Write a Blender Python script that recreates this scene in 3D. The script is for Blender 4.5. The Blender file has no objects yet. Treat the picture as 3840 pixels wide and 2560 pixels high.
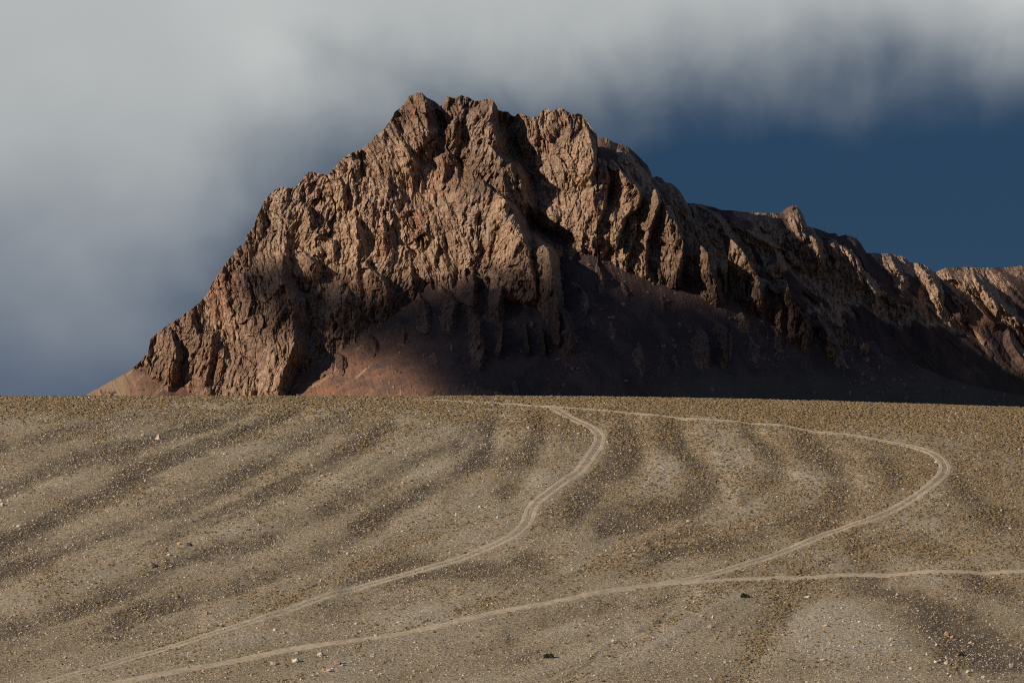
import bpy, math, random
import numpy as np
from mathutils import Vector

random.seed(7)
rng = np.random.default_rng(7)
scene = bpy.context.scene
C = scene.collection

# ------------------------------------------------------------------ camera, sky, sun, exposure
PITCH = math.radians(1.5)
FPX = 3840 * 200.0 / 36.0                       # focal length in photo pixels (200 mm lens)
cam_data = bpy.data.cameras.new("camera")
cam_data.lens = 200.0
cam_data.sensor_width = 36.0
cam_data.clip_start = 1.0
cam_data.clip_end = 90000.0
cam = bpy.data.objects.new("camera", cam_data)
cam.rotation_euler = (math.pi / 2 + PITCH, 0, 0)
C.objects.link(cam)
scene.camera = cam

SUN_EL = math.radians(21.0)
SUN_DIR = Vector((-0.82, -0.57, 0)).normalized() * math.cos(SUN_EL) + Vector((0, 0, math.sin(SUN_EL)))
sun_data = bpy.data.lights.new("sun", 'SUN')
sun_data.energy = 5.0
sun_data.angle = math.radians(0.5)
sun_data.color = (1.0, 0.87, 0.73)
sun = bpy.data.objects.new("sun", sun_data)
sun.rotation_euler = (-SUN_DIR).to_track_quat('-Z', 'Y').to_euler()
sun.location = SUN_DIR * 3000
C.objects.link(sun)

scene.view_settings.view_transform = 'Standard'
scene.view_settings.look = 'None'
scene.view_settings.exposure = 0.15
scene.view_settings.gamma = 1.0
scene.view_settings.use_curve_mapping = False
scene.cycles.use_denoising = False
scene.cycles.filter_width = 1.1
scene.cycles.sample_clamp_indirect = 3.0


def build_world():
    w = bpy.data.worlds.new("World")
    scene.world = w
    w.use_nodes = True
    nt = w.node_tree
    nt.nodes.clear()
    N, L = nt.nodes.new, nt.links.new
    out = N('ShaderNodeOutputWorld')
    bg = N('ShaderNodeBackground')
    bg.inputs['Strength'].default_value = 0.1
    L(bg.outputs[0], out.inputs[0])
    sky = N('ShaderNodeTexSky')
    sky.sky_type = 'NISHITA'
    sky.sun_disc = False
    sky.sun_elevation = SUN_EL
    sky.sun_rotation = math.atan2(SUN_DIR.x, SUN_DIR.y)
    sky.altitude = 4000
    sky.air_density = 1.0
    sky.dust_density = 0.3
    sky.ozone_density = 2.5
    tc = N('ShaderNodeTexCoord')
    sep = N('ShaderNodeSeparateXYZ')
    L(tc.outputs['Generated'], sep.inputs[0])

    def M(op, a, b=None, c=None, clamp=False):
        n = N('ShaderNodeMath')
        n.operation = op
        n.use_clamp = clamp
        for i, v in enumerate((a, b, c)):
            if v is None:
                continue
            if isinstance(v, (int, float)):
                n.inputs[i].default_value = v
            else:
                L(v, n.inputs[i])
        return n.outputs[0]

    def mix(fac, a, b):
        n = N('ShaderNodeMix')
        n.data_type = 'RGBA'
        for s, v in ((0, fac), (6, a), (7, b)):
            if isinstance(v, (int, float)):
                n.inputs[s].default_value = v
            elif isinstance(v, tuple):
                n.inputs[s].default_value = (*v, 1)
            else:
                L(v, n.inputs[s])
        return n.outputs[2]

    def smooth(v, lo, hi):
        n = N('ShaderNodeMapRange')
        n.interpolation_type = 'SMOOTHSTEP'
        L(v, n.inputs[0])
        n.inputs[1].default_value = lo
        n.inputs[2].default_value = hi
        return n.outputs[0]

    # azimuth (right positive) and elevation in degrees
    az = M('MULTIPLY', M('ARCTAN2', sep.outputs[0], sep.outputs[1]), 57.2958)
    el = M('MULTIPLY', M('ARCSINE', sep.outputs[2]), 57.2958)
    comb = N('ShaderNodeCombineXYZ')
    L(az, comb.inputs[0]); L(el, comb.inputs[1])

    def noise(scale, sx, sy, detail=4.0, rough=0.5, off=0.0, dist=0.0):
        mp = N('ShaderNodeMapping')
        mp.inputs['Scale'].default_value = (sx, sy, 1)
        mp.inputs['Location'].default_value = (off, off * 0.7, 0)
        L(comb.outputs[0], mp.inputs[0])
        n = N('ShaderNodeTexNoise')
        n.inputs['Scale'].default_value = scale
        n.inputs['Detail'].default_value = detail
        n.inputs['Roughness'].default_value = rough
        n.inputs['Distortion'].default_value = dist
        L(mp.outputs[0], n.inputs['Vector'])
        return M('SUBTRACT', n.outputs[0], 0.5)

    return nt, N, L, M, mix, smooth, az, el, comb, noise, sky, bg


W = build_world()


def finish_sky():
    nt, N, L, M, mix, smooth, az, el, comb, noise, sky, bg = W
    # rain-dark cloud deck behind the range, all round the horizon, thinning upward into the clear sky
    n_big = noise(0.22, 1.0, 1.0, 3.0, 0.5, 3.1)
    n_mid = noise(0.42, 1.0, 1.3, 3.0, 0.45, 7.7)
    n_str = noise(0.9, 1.0, 0.30, 3.0, 0.5, 1.3)
    n_fin = noise(1.7, 1.0, 0.8, 6.0, 0.55, 4.4, 0.6)
    bank = smooth(M('ADD', el, M('MULTIPLY', n_big, 6.0)), 26.0, 12.0)
    base = mix(M('MULTIPLY', bank, 0.97), sky.outputs[0], (0.098, 0.345, 0.80))
    # pale cloud: a mass left of the mountain and a deck across the top of it, hanging in soft curtains
    left = M('ADD', M('MULTIPLY', M('ADD', az, 1.15), -0.36), M('MULTIPLY', M('SUBTRACT', el, 3.2), 0.20))
    top = M('ADD', M('MULTIPLY', M('SUBTRACT', el, 4.0), 0.95), M('MULTIPLY', az, -0.03))
    cl = M('MAXIMUM', left, top)
    cl = M('ADD', cl, M('MULTIPLY', n_mid, 1.2))
    cl = M('ADD', cl, M('MULTIPLY', n_str, 0.6))
    cl = M('ADD', cl, M('MULTIPLY', n_fin, 0.35))
    dens = smooth(cl, -0.60, 1.0)
    # the same cloud breaks up away from the range
    far = smooth(M('ABSOLUTE', az), 75.0, 30.0)
    up = smooth(el, 30.0, 9.0)
    broken = smooth(n_big, -0.05, 0.25)
    dens = M('MULTIPLY', dens, M('ADD', M('MULTIPLY', M('MULTIPLY', far, up), 0.8), M('MULTIPLY', broken, 0.2)))
    shade = smooth(M('ADD', M('ADD', el, M('MULTIPLY', n_mid, 2.5)), M('MULTIPLY', az, -0.05)), 0.8, 5.0)
    ccol = mix(shade, (0.98, 1.26, 1.85), (5.0, 5.2, 5.1))
    L(mix(dens, base, ccol), bg.inputs[0])


finish_sky()

# ------------------------------------------------------------------ numeric helpers


def perm(seed):
    r = np.random.default_rng(seed)
    p = r.permutation(512).astype(np.int64)
    return p


_G = np.array([[math.cos(a), math.sin(a)] for a in np.linspace(0, 2 * math.pi, 32, endpoint=False)])


def perlin(x, y, seed=0):
    p = perm(seed)
    xi = np.floor(x).astype(np.int64); yi = np.floor(y).astype(np.int64)
    xf = x - xi; yf = y - yi
    u = xf * xf * xf * (xf * (xf * 6 - 15) + 10)
    v = yf * yf * yf * (yf * (yf * 6 - 15) + 10)

    def g(ix, iy, dx, dy):
        h = p[(p[ix & 511] + iy) & 511] & 31
        return _G[h, 0] * dx + _G[h, 1] * dy
    a = g(xi, yi, xf, yf); b = g(xi + 1, yi, xf - 1, yf)
    c = g(xi, yi + 1, xf, yf - 1); d = g(xi + 1, yi + 1, xf - 1, yf - 1)
    return ((a + u * (b - a)) + v * ((c + u * (d - c)) - (a + u * (b - a)))) * 1.45


def fbm(x, y, octv=4, seed=0, gain=0.5):
    s = 0; a = 1.0; n = 0
    for i in range(octv):
        s = s + a * perlin(x * 2 ** i, y * 2 ** i, seed + i)
        n += a; a *= gain
    return s / n


def ridged(x, y, octv=3, seed=0, gain=0.5):
    s = 0; a = 1.0; n = 0
    for i in range(octv):
        s = s + a * (1 - np.abs(perlin(x * 2 ** i, y * 2 ** i, seed + i)) * 1.6)
        n += a; a *= gain
    return s / n


def voronoi(x, y, seed=0):
    """jittered cells: distance to the nearest seed, offset from it, three random numbers of the cell"""
    r = np.random.default_rng(seed)
    tab = r.random((512, 5))
    p = perm(seed + 99)
    xi = np.floor(x).astype(np.int64); yi = np.floor(y).astype(np.int64)
    best = np.full(x.shape, 9.0); bid = np.zeros(x.shape, np.int64)
    bx = np.zeros(x.shape); by = np.zeros(x.shape)
    for ox in (-1, 0, 1):
        for oy in (-1, 0, 1):
            cx, cy = xi + ox, yi + oy
            h = p[(p[cx & 511] + cy) & 511]
            dx = x - (cx + tab[h, 0]); dy = y - (cy + tab[h, 1])
            d = dx * dx + dy * dy
            m = d < best
            best = np.where(m, d, best); bid = np.where(m, h, bid)
            bx = np.where(m, dx, bx); by = np.where(m, dy, by)
    return np.sqrt(best), bx, by, tab[bid, 2], tab[bid, 3], tab[bid, 4]


def sstep(a, b, x):
    t = np.clip((x - a) / (b - a), 0, 1)
    return t * t * (3 - 2 * t)


def ray(px, py):
    u = (np.asarray(px, float) - 1920) / FPX
    v = (1280 - np.asarray(py, float)) / FPX
    dy = math.cos(PITCH) - v * math.sin(PITCH)
    dz = math.sin(PITCH) + v * math.cos(PITCH)
    return u / dy, dz / dy                        # x and z per metre of depth


def new_mesh(name, verts, faces, smooth=True):
    me = bpy.data.meshes.new(name)
    verts = np.asarray(verts, np.float32); faces = np.asarray(faces, np.int32)
    k = faces.shape[1]
    me.vertices.add(len(verts)); me.vertices.foreach_set("co", verts.ravel())
    me.loops.add(faces.size); me.loops.foreach_set("vertex_index", faces.ravel())
    me.polygons.add(len(faces))
    me.polygons.foreach_set("loop_start", np.arange(0, faces.size, k, dtype=np.int32))
    me.update(calc_edges=True)
    me.validate()
    me.polygons.foreach_set("use_smooth", np.full(len(faces), smooth))
    return me


def grid_faces(nr, nc):
    i = np.arange(nr * nc).reshape(nr, nc)
    return np.stack([i[:-1, :-1], i[:-1, 1:], i[1:, 1:], i[1:, :-1]], -1).reshape(-1, 4)


def add_attr(me, name, vals):
    a = me.attributes.new(name, 'FLOAT', 'POINT')
    a.data.foreach_set("value", np.asarray(vals, np.float32).ravel())


def link(name, me, mat, parent=None, **props):
    o = bpy.data.objects.new(name, me)
    C.objects.link(o)
    if mat is not None:
        me.materials.append(mat)
    o.parent = parent
    for k, v in props.items():
        o[k] = v
    return o


class Mat:
    """small node-building helper"""

    def __init__(self, name, rough=0.95, spec=0.2):
        self.m = bpy.data.materials.new(name)
        self.m.use_nodes = True
        self.nt = self.m.node_tree
        self.b = self.nt.nodes['Principled BSDF']
        self.b.inputs['Roughness'].default_value = rough
        self.b.inputs['Specular IOR Level'].default_value = spec
        self.geo = self.N('ShaderNodeNewGeometry')

    def N(self, t):
        return self.nt.nodes.new(t)

    def L(self, a, b):
        self.nt.links.new(a, b)

    def put(self, sock, v):
        if isinstance(v, (int, float)):
            sock.default_value = v
        elif isinstance(v, tuple):
            sock.default_value = (*v, 1) if len(v) == 3 and sock.type == 'RGBA' else v
        else:
            self.L(v, sock)

    def attr(self, name):
        n = self.N('ShaderNodeAttribute'); n.attribute_name = name
        return n.outputs['Fac']

    def noise(self, scale, vec=(1, 1, 1), detail=4, rough=0.55, dist=0.0, src=None, off=(0, 0, 0)):
        mp = self.N('ShaderNodeMapping'); mp.inputs['Scale'].default_value = vec
        mp.inputs['Location'].default_value = off
        self.L(src or self.geo.outputs['Position'], mp.inputs[0])
        n = self.N('ShaderNodeTexNoise')
        n.inputs['Scale'].default_value = scale; n.inputs['Detail'].default_value = detail
        n.inputs['Roughness'].default_value = rough; n.inputs['Distortion'].default_value = dist
        self.L(mp.outputs[0], n.inputs['Vector'])
        return n.outputs[0]

    def math(self, op, a, b=0.0, clamp=False):
        n = self.N('ShaderNodeMath'); n.operation = op; n.use_clamp = clamp
        self.put(n.inputs[0], a); self.put(n.inputs[1], b)
        return n.outputs[0]

    def ramp(self, v, lo, hi, a=0.0, b=1.0):
        n = self.N('ShaderNodeMapRange'); n.interpolation_type = 'SMOOTHSTEP'
        self.put(n.inputs[0], v)
        for i, k in ((1, lo), (2, hi), (3, a), (4, b)):
            n.inputs[i].default_value = k
        return n.outputs[0]

    def mix(self, fac, a, b, mode='MIX'):
        n = self.N('ShaderNodeMix'); n.data_type = 'RGBA'; n.blend_type = mode
        self.put(n.inputs[0], fac); self.put(n.inputs[6], a); self.put(n.inputs[7], b)
        return n.outputs[2]

    def bump(self, h, dist, strength=1.0, normal=None):
        n = self.N('ShaderNodeBump')
        n.inputs['Distance'].default_value = dist; n.inputs['Strength'].default_value = strength
        self.L(h, n.inputs['Height'])
        if normal is not None:
            self.L(normal, n.inputs['Normal'])
        return n.outputs[0]

    def out(self, col, normal=None):
        self.put(self.b.inputs['Base Color'], col)
        if normal is not None:
            self.L(normal, self.b.inputs['Normal'])
        return self.m


# ------------------------------------------------------------------ materials of the setting


def mountain_material():
    m = Mat("mountain_rock", 0.95, 0.15)
    n1 = m.noise(0.012, (1, 1, 0.7), 5, 0.6, 0.6)
    n2 = m.noise(0.05, (1.3, 1, 0.6), 6, 0.62, 0.8, off=(31, 7, 3))
    n3 = m.noise(0.28, (1.4, 1, 0.6), 6, 0.65, 0.5, off=(3, 17, 9))
    n4 = m.noise(1.1, (1.5, 1, 0.5), 4, 0.65)
    c = m.mix(m.ramp(n1, 0.36, 0.64), (0.19, 0.124, 0.086), (0.35, 0.238, 0.158))
    c = m.mix(m.ramp(n2, 0.56, 0.72, 0, 0.65), c, (0.37, 0.27, 0.20))        # pale pinkish veins
    c = m.mix(m.ramp(n2, 0.45, 0.33, 0, 0.6), c, (0.135, 0.085, 0.06))       # darker beds
    rust = m.noise(0.035, (1, 1, 0.6), 5, 0.6, 1.0, off=(91, 3, 40))
    c = m.mix(m.ramp(rust, 0.55, 0.68, 0, 0.6), c, (0.27, 0.135, 0.085))
    grey = m.noise(0.05, (1.2, 1, 0.8), 5, 0.6, 0.9, off=(11, 53, 70))
    c = m.mix(m.ramp(grey, 0.58, 0.72, 0, 0.5), c, (0.19, 0.165, 0.12))
    c = m.mix(m.ramp(n3, 0.40, 0.62, 0.0, 1.0), m.mix(1.0, c, (0.62, 0.58, 0.55), 'MULTIPLY'), m.mix(1.0, c, (1.22, 1.21, 1.20), 'MULTIPLY'))
    c = m.mix(m.ramp(n4, 0.35, 0.65, 0.0, 1.0), m.mix(1.0, c, (0.68, 0.66, 0.64), 'MULTIPLY'), m.mix(1.0, c, (1.22, 1.22, 1.22), 'MULTIPLY'))
    pale = m.attr('pale')
    c = m.mix(m.math('MULTIPLY', pale, m.ramp(n3, 0.38, 0.6)), c, (0.46, 0.37, 0.29))
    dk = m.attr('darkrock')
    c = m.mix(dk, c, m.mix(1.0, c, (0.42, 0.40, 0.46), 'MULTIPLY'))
    # scree
    s1 = m.noise(0.03, (1.6, 1, 0.5), 5, 0.6, 0.4, off=(5, 5, 5))
    s2 = m.noise(0.7, (1, 1, 1), 4, 0.7)
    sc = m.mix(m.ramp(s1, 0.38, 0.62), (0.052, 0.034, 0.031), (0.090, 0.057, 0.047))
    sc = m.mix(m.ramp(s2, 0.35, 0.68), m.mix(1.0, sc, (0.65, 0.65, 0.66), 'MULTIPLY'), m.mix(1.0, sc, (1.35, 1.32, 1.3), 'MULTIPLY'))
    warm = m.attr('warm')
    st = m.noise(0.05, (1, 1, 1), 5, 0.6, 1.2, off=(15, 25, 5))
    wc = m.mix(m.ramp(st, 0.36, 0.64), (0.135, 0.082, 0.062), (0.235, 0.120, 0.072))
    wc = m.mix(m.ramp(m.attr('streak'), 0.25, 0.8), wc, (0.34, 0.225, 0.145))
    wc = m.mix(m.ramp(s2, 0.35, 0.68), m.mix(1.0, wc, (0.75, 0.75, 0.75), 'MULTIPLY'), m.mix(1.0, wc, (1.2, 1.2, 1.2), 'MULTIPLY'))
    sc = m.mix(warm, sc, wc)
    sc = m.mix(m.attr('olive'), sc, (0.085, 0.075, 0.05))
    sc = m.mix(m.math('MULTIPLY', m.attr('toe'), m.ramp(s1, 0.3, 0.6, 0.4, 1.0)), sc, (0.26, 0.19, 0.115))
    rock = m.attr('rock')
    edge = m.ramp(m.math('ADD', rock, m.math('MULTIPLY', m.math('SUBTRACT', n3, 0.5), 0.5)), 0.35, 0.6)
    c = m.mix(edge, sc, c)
    b1 = m.noise(0.35, (1.4, 1, 0.5), 8, 0.7, 0.3)
    b2 = m.noise(1.2, (1.3, 1, 0.45), 6, 0.7, 0.2)
    nn = m.bump(b1, 1.5, 0.9)
    nn = m.bump(b2, 0.5, 0.8, nn)
    return m.out(c, nn)


MAT_MOUNTAIN = mountain_material()


def hill_material():
    m = Mat("gravel_slope", 0.97, 0.1)
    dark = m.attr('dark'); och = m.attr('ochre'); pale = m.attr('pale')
    n1 = m.noise(0.06, (1, 0.5, 1), 4, 0.6)
    n2 = m.noise(0.5, (1, 0.6, 1), 5, 0.65, off=(3, 8, 1))
    n3 = m.noise(2.2, (1, 0.7, 1), 4, 0.75, off=(13, 2, 1))
    c = m.mix(m.ramp(n1, 0.35, 0.65), (0.268, 0.212, 0.130), (0.340, 0.272, 0.172))
    c = m.mix(pale, c, (0.39, 0.335, 0.24))
    o2 = m.ramp(m.math('ADD', och, m.math('MULTIPLY', m.math('SUBTRACT', n2, 0.5), 1.2)), 0.3, 0.9)
    c = m.mix(m.math('MULTIPLY', o2, 0.75), c, (0.330, 0.240, 0.135))
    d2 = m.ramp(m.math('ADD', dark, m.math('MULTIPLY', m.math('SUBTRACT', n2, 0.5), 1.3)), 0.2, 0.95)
    c = m.mix(m.math('MULTIPLY', d2, 0.88), c, (0.098, 0.074, 0.049))  # gravel tone that also carries the painted furrow shade
    c = m.mix(m.ramp(n3, 0.30, 0.70), m.mix(1.0, c, (0.42, 0.41, 0.40), 'MULTIPLY'), m.mix(1.0, c, (1.50, 1.50, 1.50), 'MULTIPLY'))
    nb = m.noise(1.6, (1, 0.8, 1), 5, 0.75, off=(7, 7, 7))
    return m.out(c, m.bump(nb, 0.4, 1.0))


MAT_HILL = hill_material()


def track_material():
    m = Mat("track_sand", 0.95, 0.1)
    n1 = m.noise(0.12, (1, 0.5, 1), 4, 0.6)
    n2 = m.noise(1.2, (1, 0.5, 1), 5, 0.7, off=(3, 8, 1))
    c = m.mix(m.ramp(n1, 0.35, 0.65), (0.40, 0.322, 0.215), (0.48, 0.385, 0.258))
    c = m.mix(m.ramp(n2, 0.3, 0.7), m.mix(1.0, c, (0.72, 0.71, 0.70), 'MULTIPLY'), m.mix(1.0, c, (1.16, 1.16, 1.16), 'MULTIPLY'))
    return m.out(c, m.bump(n2, 0.08, 0.6))


MAT_TRACK = track_material()


def stone_material(name, a, b, random_tint=True):
    m = Mat(name, 0.92, 0.2)
    n1 = m.noise(1.5, (1, 1, 1), 5, 0.65)
    n2 = m.noise(6.0, (1, 1, 1), 4, 0.7)
    c = m.mix(m.ramp(n1, 0.35, 0.65), a, b)
    if random_tint:
        oi = m.N('ShaderNodeObjectInfo')
        c = m.mix(m.ramp(oi.outputs['Random'], 0.0, 1.0), m.mix(1.0, c, (0.62, 0.58, 0.55), 'MULTIPLY'), m.mix(1.0, c, (1.15, 1.13, 1.1), 'MULTIPLY'))
    c = m.mix(m.ramp(n2, 0.3, 0.7), m.mix(1.0, c, (0.75, 0.74, 0.73), 'MULTIPLY'), c)
    return m.out(c, m.bump(n1, 0.12, 0.8))


MAT_STONE = {
    'pale': stone_material("pale_stone", (0.42, 0.38, 0.32), (0.56, 0.52, 0.45), False),
    'pink': stone_material("pinkish_stone", (0.40, 0.29, 0.23), (0.50, 0.39, 0.31), False),
    'tan': stone_material("tan_stone", (0.38, 0.28, 0.19), (0.46, 0.36, 0.25), False),
    'rust': stone_material("rusty_stone", (0.42, 0.22, 0.12), (0.50, 0.32, 0.20), False),
    'grey': stone_material("grey_stone", (0.27, 0.25, 0.22), (0.38, 0.36, 0.32), False),
    'dark': stone_material("dark_stone", (0.045, 0.042, 0.04), (0.08, 0.072, 0.065), False),
    'brown': stone_material("brown_stone", (0.22, 0.16, 0.12), (0.34, 0.25, 0.19), False),
}
MAT_GRAVEL = stone_material("gravel_stone", (0.38, 0.32, 0.25), (0.54, 0.47, 0.38))


def tussock_material():
    m = Mat("dry_grass", 0.9, 0.1)
    oi = m.N('ShaderNodeObjectInfo')
    n1 = m.noise(5.0, (1, 1, 0.4), 4, 0.7)
    c = m.mix(oi.outputs['Random'], (0.17, 0.125, 0.068), (0.315, 0.226, 0.122))
    c = m.mix(m.ramp(n1, 0.3, 0.7), m.mix(1.0, c, (0.55, 0.55, 0.5), 'MULTIPLY'), c)
    return m.out(c, m.bump(n1, 0.08, 0.8))


MAT_TUSSOCK = tussock_material()


def shrub_material():
    m = Mat("dark_shrub_leaves", 0.9, 0.1)
    n1 = m.noise(4.0, (1, 1, 1), 3, 0.7)
    return m.out(m.mix(m.ramp(n1, 0.3, 0.7), (0.045, 0.046, 0.028), (0.11, 0.105, 0.062)))


MAT_SHRUB = shrub_material()

# ------------------------------------------------------------------ the mountain
MPX = 5000.0 / FPX                                # metres per photo pixel at the mountain


def pl(pts):
    return np.array(pts, float)


def tile(ox, oy, k, pts):
    return [(ox + a / k, oy + b / k) for a, b in pts]


SKY1 = pl([(100, 1545), (190, 1496), (312, 1486), (432, 1421), (484, 1392), (518, 1363), (555, 1323), (564, 1272), (604, 1237), (679, 1186), (736, 1145), (776, 1105), (794, 1065), (828, 1013), (862, 967), (891, 930)]
          + tile(900, 600, 2.24, [(0, 720), (30, 715), (50, 660), (65, 620), (120, 560), (135, 490), (170, 420), (200, 350), (245, 295), (300, 245), (345, 226), (390, 232), (430, 236), (465, 230), (500, 190), (545, 130), (575, 102), (610, 98), (650, 115), (752, 126), (762, 100), (800, 60), (840, 10), (900, -40), (960, -70), (1010, -80), (1060, -120), (1110, -170)])
          + tile(1400, 320, 2.24, [(0, 440), (80, 380), (150, 290), (180, 225), (240, 180), (280, 130), (300, 90), (330, 85), (365, 60), (385, 72), (400, 55), (420, 75), (450, 105), (480, 120), (530, 145), (560, 175), (590, 170), (605, 110), (630, 90), (655, 105), (680, 108), (700, 105), (740, 85), (780, 95), (820, 115), (860, 135), (900, 130), (930, 120), (960, 120), (990, 112), (1015, 140), (1040, 180), (1046, 210), (1090, 222), (1130, 222), (1160, 255), (1195, 262), (1210, 240), (1240, 235), (1290, 260), (1330, 275)])
          + tile(2000, 380, 2.24, [(0, 135), (50, 125), (65, 90), (100, 62), (130, 62), (165, 100), (185, 70), (215, 60), (250, 65), (300, 95), (320, 115), (370, 103), (400, 110), (430, 140), (460, 185), (500, 240), (530, 270), (538, 320), (545, 480), (570, 478), (590, 470), (610, 510), (630, 540), (650, 480), (700, 520), (760, 600), (820, 660), (870, 680), (900, 720), (945, 800), (985, 760), (1020, 735)])
          + tile(2400, 660, 2.24, [(160, 140), (200, 230), (230, 250), (270, 235), (290, 270), (320, 420), (360, 500), (375, 640), (410, 620), (430, 560), (460, 530), (500, 570), (545, 620), (580, 650), (600, 760), (635, 790), (655, 735), (680, 770), (710, 830), (735, 800), (750, 560), (765, 530), (800, 560), (850, 610), (890, 660), (915, 720), (940, 720), (965, 790), (1000, 850), (1050, 870)])
          + tile(2300, 700, 1.527, [(900, 540), (940, 530), (990, 530), (1010, 600), (1040, 660), (1100, 760), (1120, 740), (1150, 710), (1180, 760), (1250, 770), (1300, 820), (1320, 800), (1360, 850), (1400, 830), (1440, 900), (1490, 880), (1540, 960), (1600, 985), (1750, 1030), (1900, 1090), (2050, 1140), (2250, 1180), (2352, 1200), (2600, 1290)]))

SKY2 = pl(tile(2000, 380, 2.24, [(300, 420), (420, 340), (540, 312), (570, 303), (620, 315), (670, 345), (740, 360), (800, 385), (850, 430), (900, 480), (960, 540), (985, 590), (1000, 640), (1040, 630), (1080, 645), (1110, 680), (1160, 690), (1210, 730), (1240, 770), (1280, 840)])
          + tile(2300, 700, 1.527, [(425, 95), (480, 98), (540, 110), (580, 120), (620, 135), (680, 135), (740, 145), (850, 152), (955, 152), (990, 125), (1030, 105), (1050, 110), (1080, 150), (1110, 225), (1180, 245), (1240, 270), (1270, 265), (1290, 285), (1330, 275), (1360, 285), (1395, 295), (1420, 330), (1450, 380), (1500, 380), (1590, 385), (1630, 395), (1660, 400), (1700, 435), (1760, 440), (1800, 460), (1840, 490), (1900, 465), (1960, 460), (2050, 460), (2130, 465), (2200, 465), (2280, 460), (2352, 450), (2600, 470)]))

# contact between cliff and scree (photo pixels)
CONTACT = pl([(-200, 1430), (432, 1421), (541, 1398), (600, 1440), (667, 1490), (760, 1540), (930, 1540), (1023, 1484), (1161, 1392), (1333, 1312), (1448, 1249), (1510, 1200), (1570, 1130), (1664, 1075), (1740, 1050), (1850, 1060), (1950, 1060), (2050, 1040), (2125, 960), (2150, 915), (2180, 925), (2230, 950), (2300, 995), (2431, 1054), (2562, 1093), (2719, 1119), (2843, 1198), (2988, 1290), (3151, 1322), (3320, 1338), (3500, 1370), (4200, 1420)])

# spurs: crest line, protrusion in metres, width of the left and of the right flank in pixels
SPURS = [
    ([(1797, 477), (1814, 521), (1847, 560), (1880, 587), (1924, 626), (1952, 665), (1966, 720), (1975, 760)], 54, 190, 45),
    ([(1800, 626), (1808, 676), (1841, 709), (1874, 737), (1919, 770), (1941, 831), (1963, 890), (1985, 960), (2000, 1040), (2010, 1120)], [50, 60, 66, 68, 70, 70, 70, 66, 60, 50], 330, 40),
    ([(2005, 880), (2050, 930), (2066, 980), (2080, 1050), (2095, 1150), (2100, 1300)], [60, 74, 80, 84, 94, 102], 130, 36),
    ([(2167, 430), (2195, 470), (2215, 520), (2222, 560), (2230, 610), (2215, 660)], 34, 230, 28),
    ([(1579, 347), (1596, 409), (1605, 467), (1600, 520)], 22, 120, 50),
    ([(1472, 450), (1500, 520), (1530, 570), (1552, 597)], 16, 130, 22),
    ([(1846, 373), (1842, 436), (1846, 485), (1862, 530)], 38, 120, 30),
    ([(1720, 360), (1735, 420), (1720, 480)], 10, 70, 25),
    ([(1237, 649), (1284, 689), (1288, 747)], 13, 80, 20),
    ([(1123, 738), (1150, 778), (1163, 830)], 15, 95, 18),
    ([(1163, 850), (1200, 880), (1244, 900), (1250, 950)], 13, 80, 20),
    ([(1065, 895), (1114, 926), (1168, 970), (1185, 993)], 30, 150, 35),
    ([(1069, 898), (1063, 967), (1052, 1036), (1092, 1117), (1098, 1203), (1103, 1289), (1060, 1392), (1040, 1480)], 40, 240, 55),
    ([(1373, 987), (1442, 1059), (1450, 1100)], 16, 110, 25),
    ([(1540, 973), (1546, 1076)], 12, 60, 14),
    ([(1330, 800), (1335, 870)], 9, 60, 16),
    ([(1440, 800), (1436, 910)], 9, 50, 16),
    ([(1640, 900), (1625, 990)], 9, 60, 18),
    ([(1300, 1080), (1318, 1180)], 12, 90, 25),
    ([(640, 1240), (655, 1320), (640, 1400)], 14, 80, 30),
    ([(800, 1230), (790, 1320), (770, 1440)], 16, 90, 25),
    ([(950, 1260), (965, 1350), (940, 1450)], 14, 90, 20),
    ([(2263, 590), (2285, 660), (2262, 760), (2240, 840), (2235, 900)], 26, 130, 18),
    ([(2292, 596), (2340, 660), (2397, 712), (2393, 777), (2340, 820), (2310, 900)], 28, 110, 20),
    ([(2455, 708), (2500, 770), (2538, 847), (2560, 910), (2556, 959), (2538, 1040)], 38, 160, 24),
    ([(2458, 708), (2470, 760), (2445, 830), (2425, 900), (2420, 1000)], 34, 80, 20),
    ([(2390, 800), (2380, 880), (2350, 960)], 24, 90, 16),
    ([(2605, 896), (2656, 946), (2668, 1017), (2686, 1057), (2700, 1120)], 36, 105, 26),
    ([(2692, 988), (2715, 1030), (2722, 1090)], 20, 25, 20),
    ([(2741, 897), (2797, 955), (2815, 1000), (2845, 1040), (2855, 1120)], 36, 85, 26),
    ([(2876, 1054), (2910, 1100), (2925, 1170)], 26, 80, 26),
    ([(2955, 1054), (2981, 1132), (3027, 1224), (3030, 1310)], 30, 80, 30),
    ([(3053, 1165), (3100, 1240), (3125, 1310)], 22, 60, 30),
    ([(3217, 1243), (3240, 1290), (3250, 1325)], 14, 30, 20),
    ([(1880, 1170), (1886, 1254), (1870, 1335)], [40, 85, 92], 75, 20),
    ([(1963, 1176), (1985, 1287), (1985, 1335)], [50, 90, 96], 70, 22),
    ([(2013, 1193), (2040, 1254), (2046, 1335)], [60, 90, 98], 50, 22),
]
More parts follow.
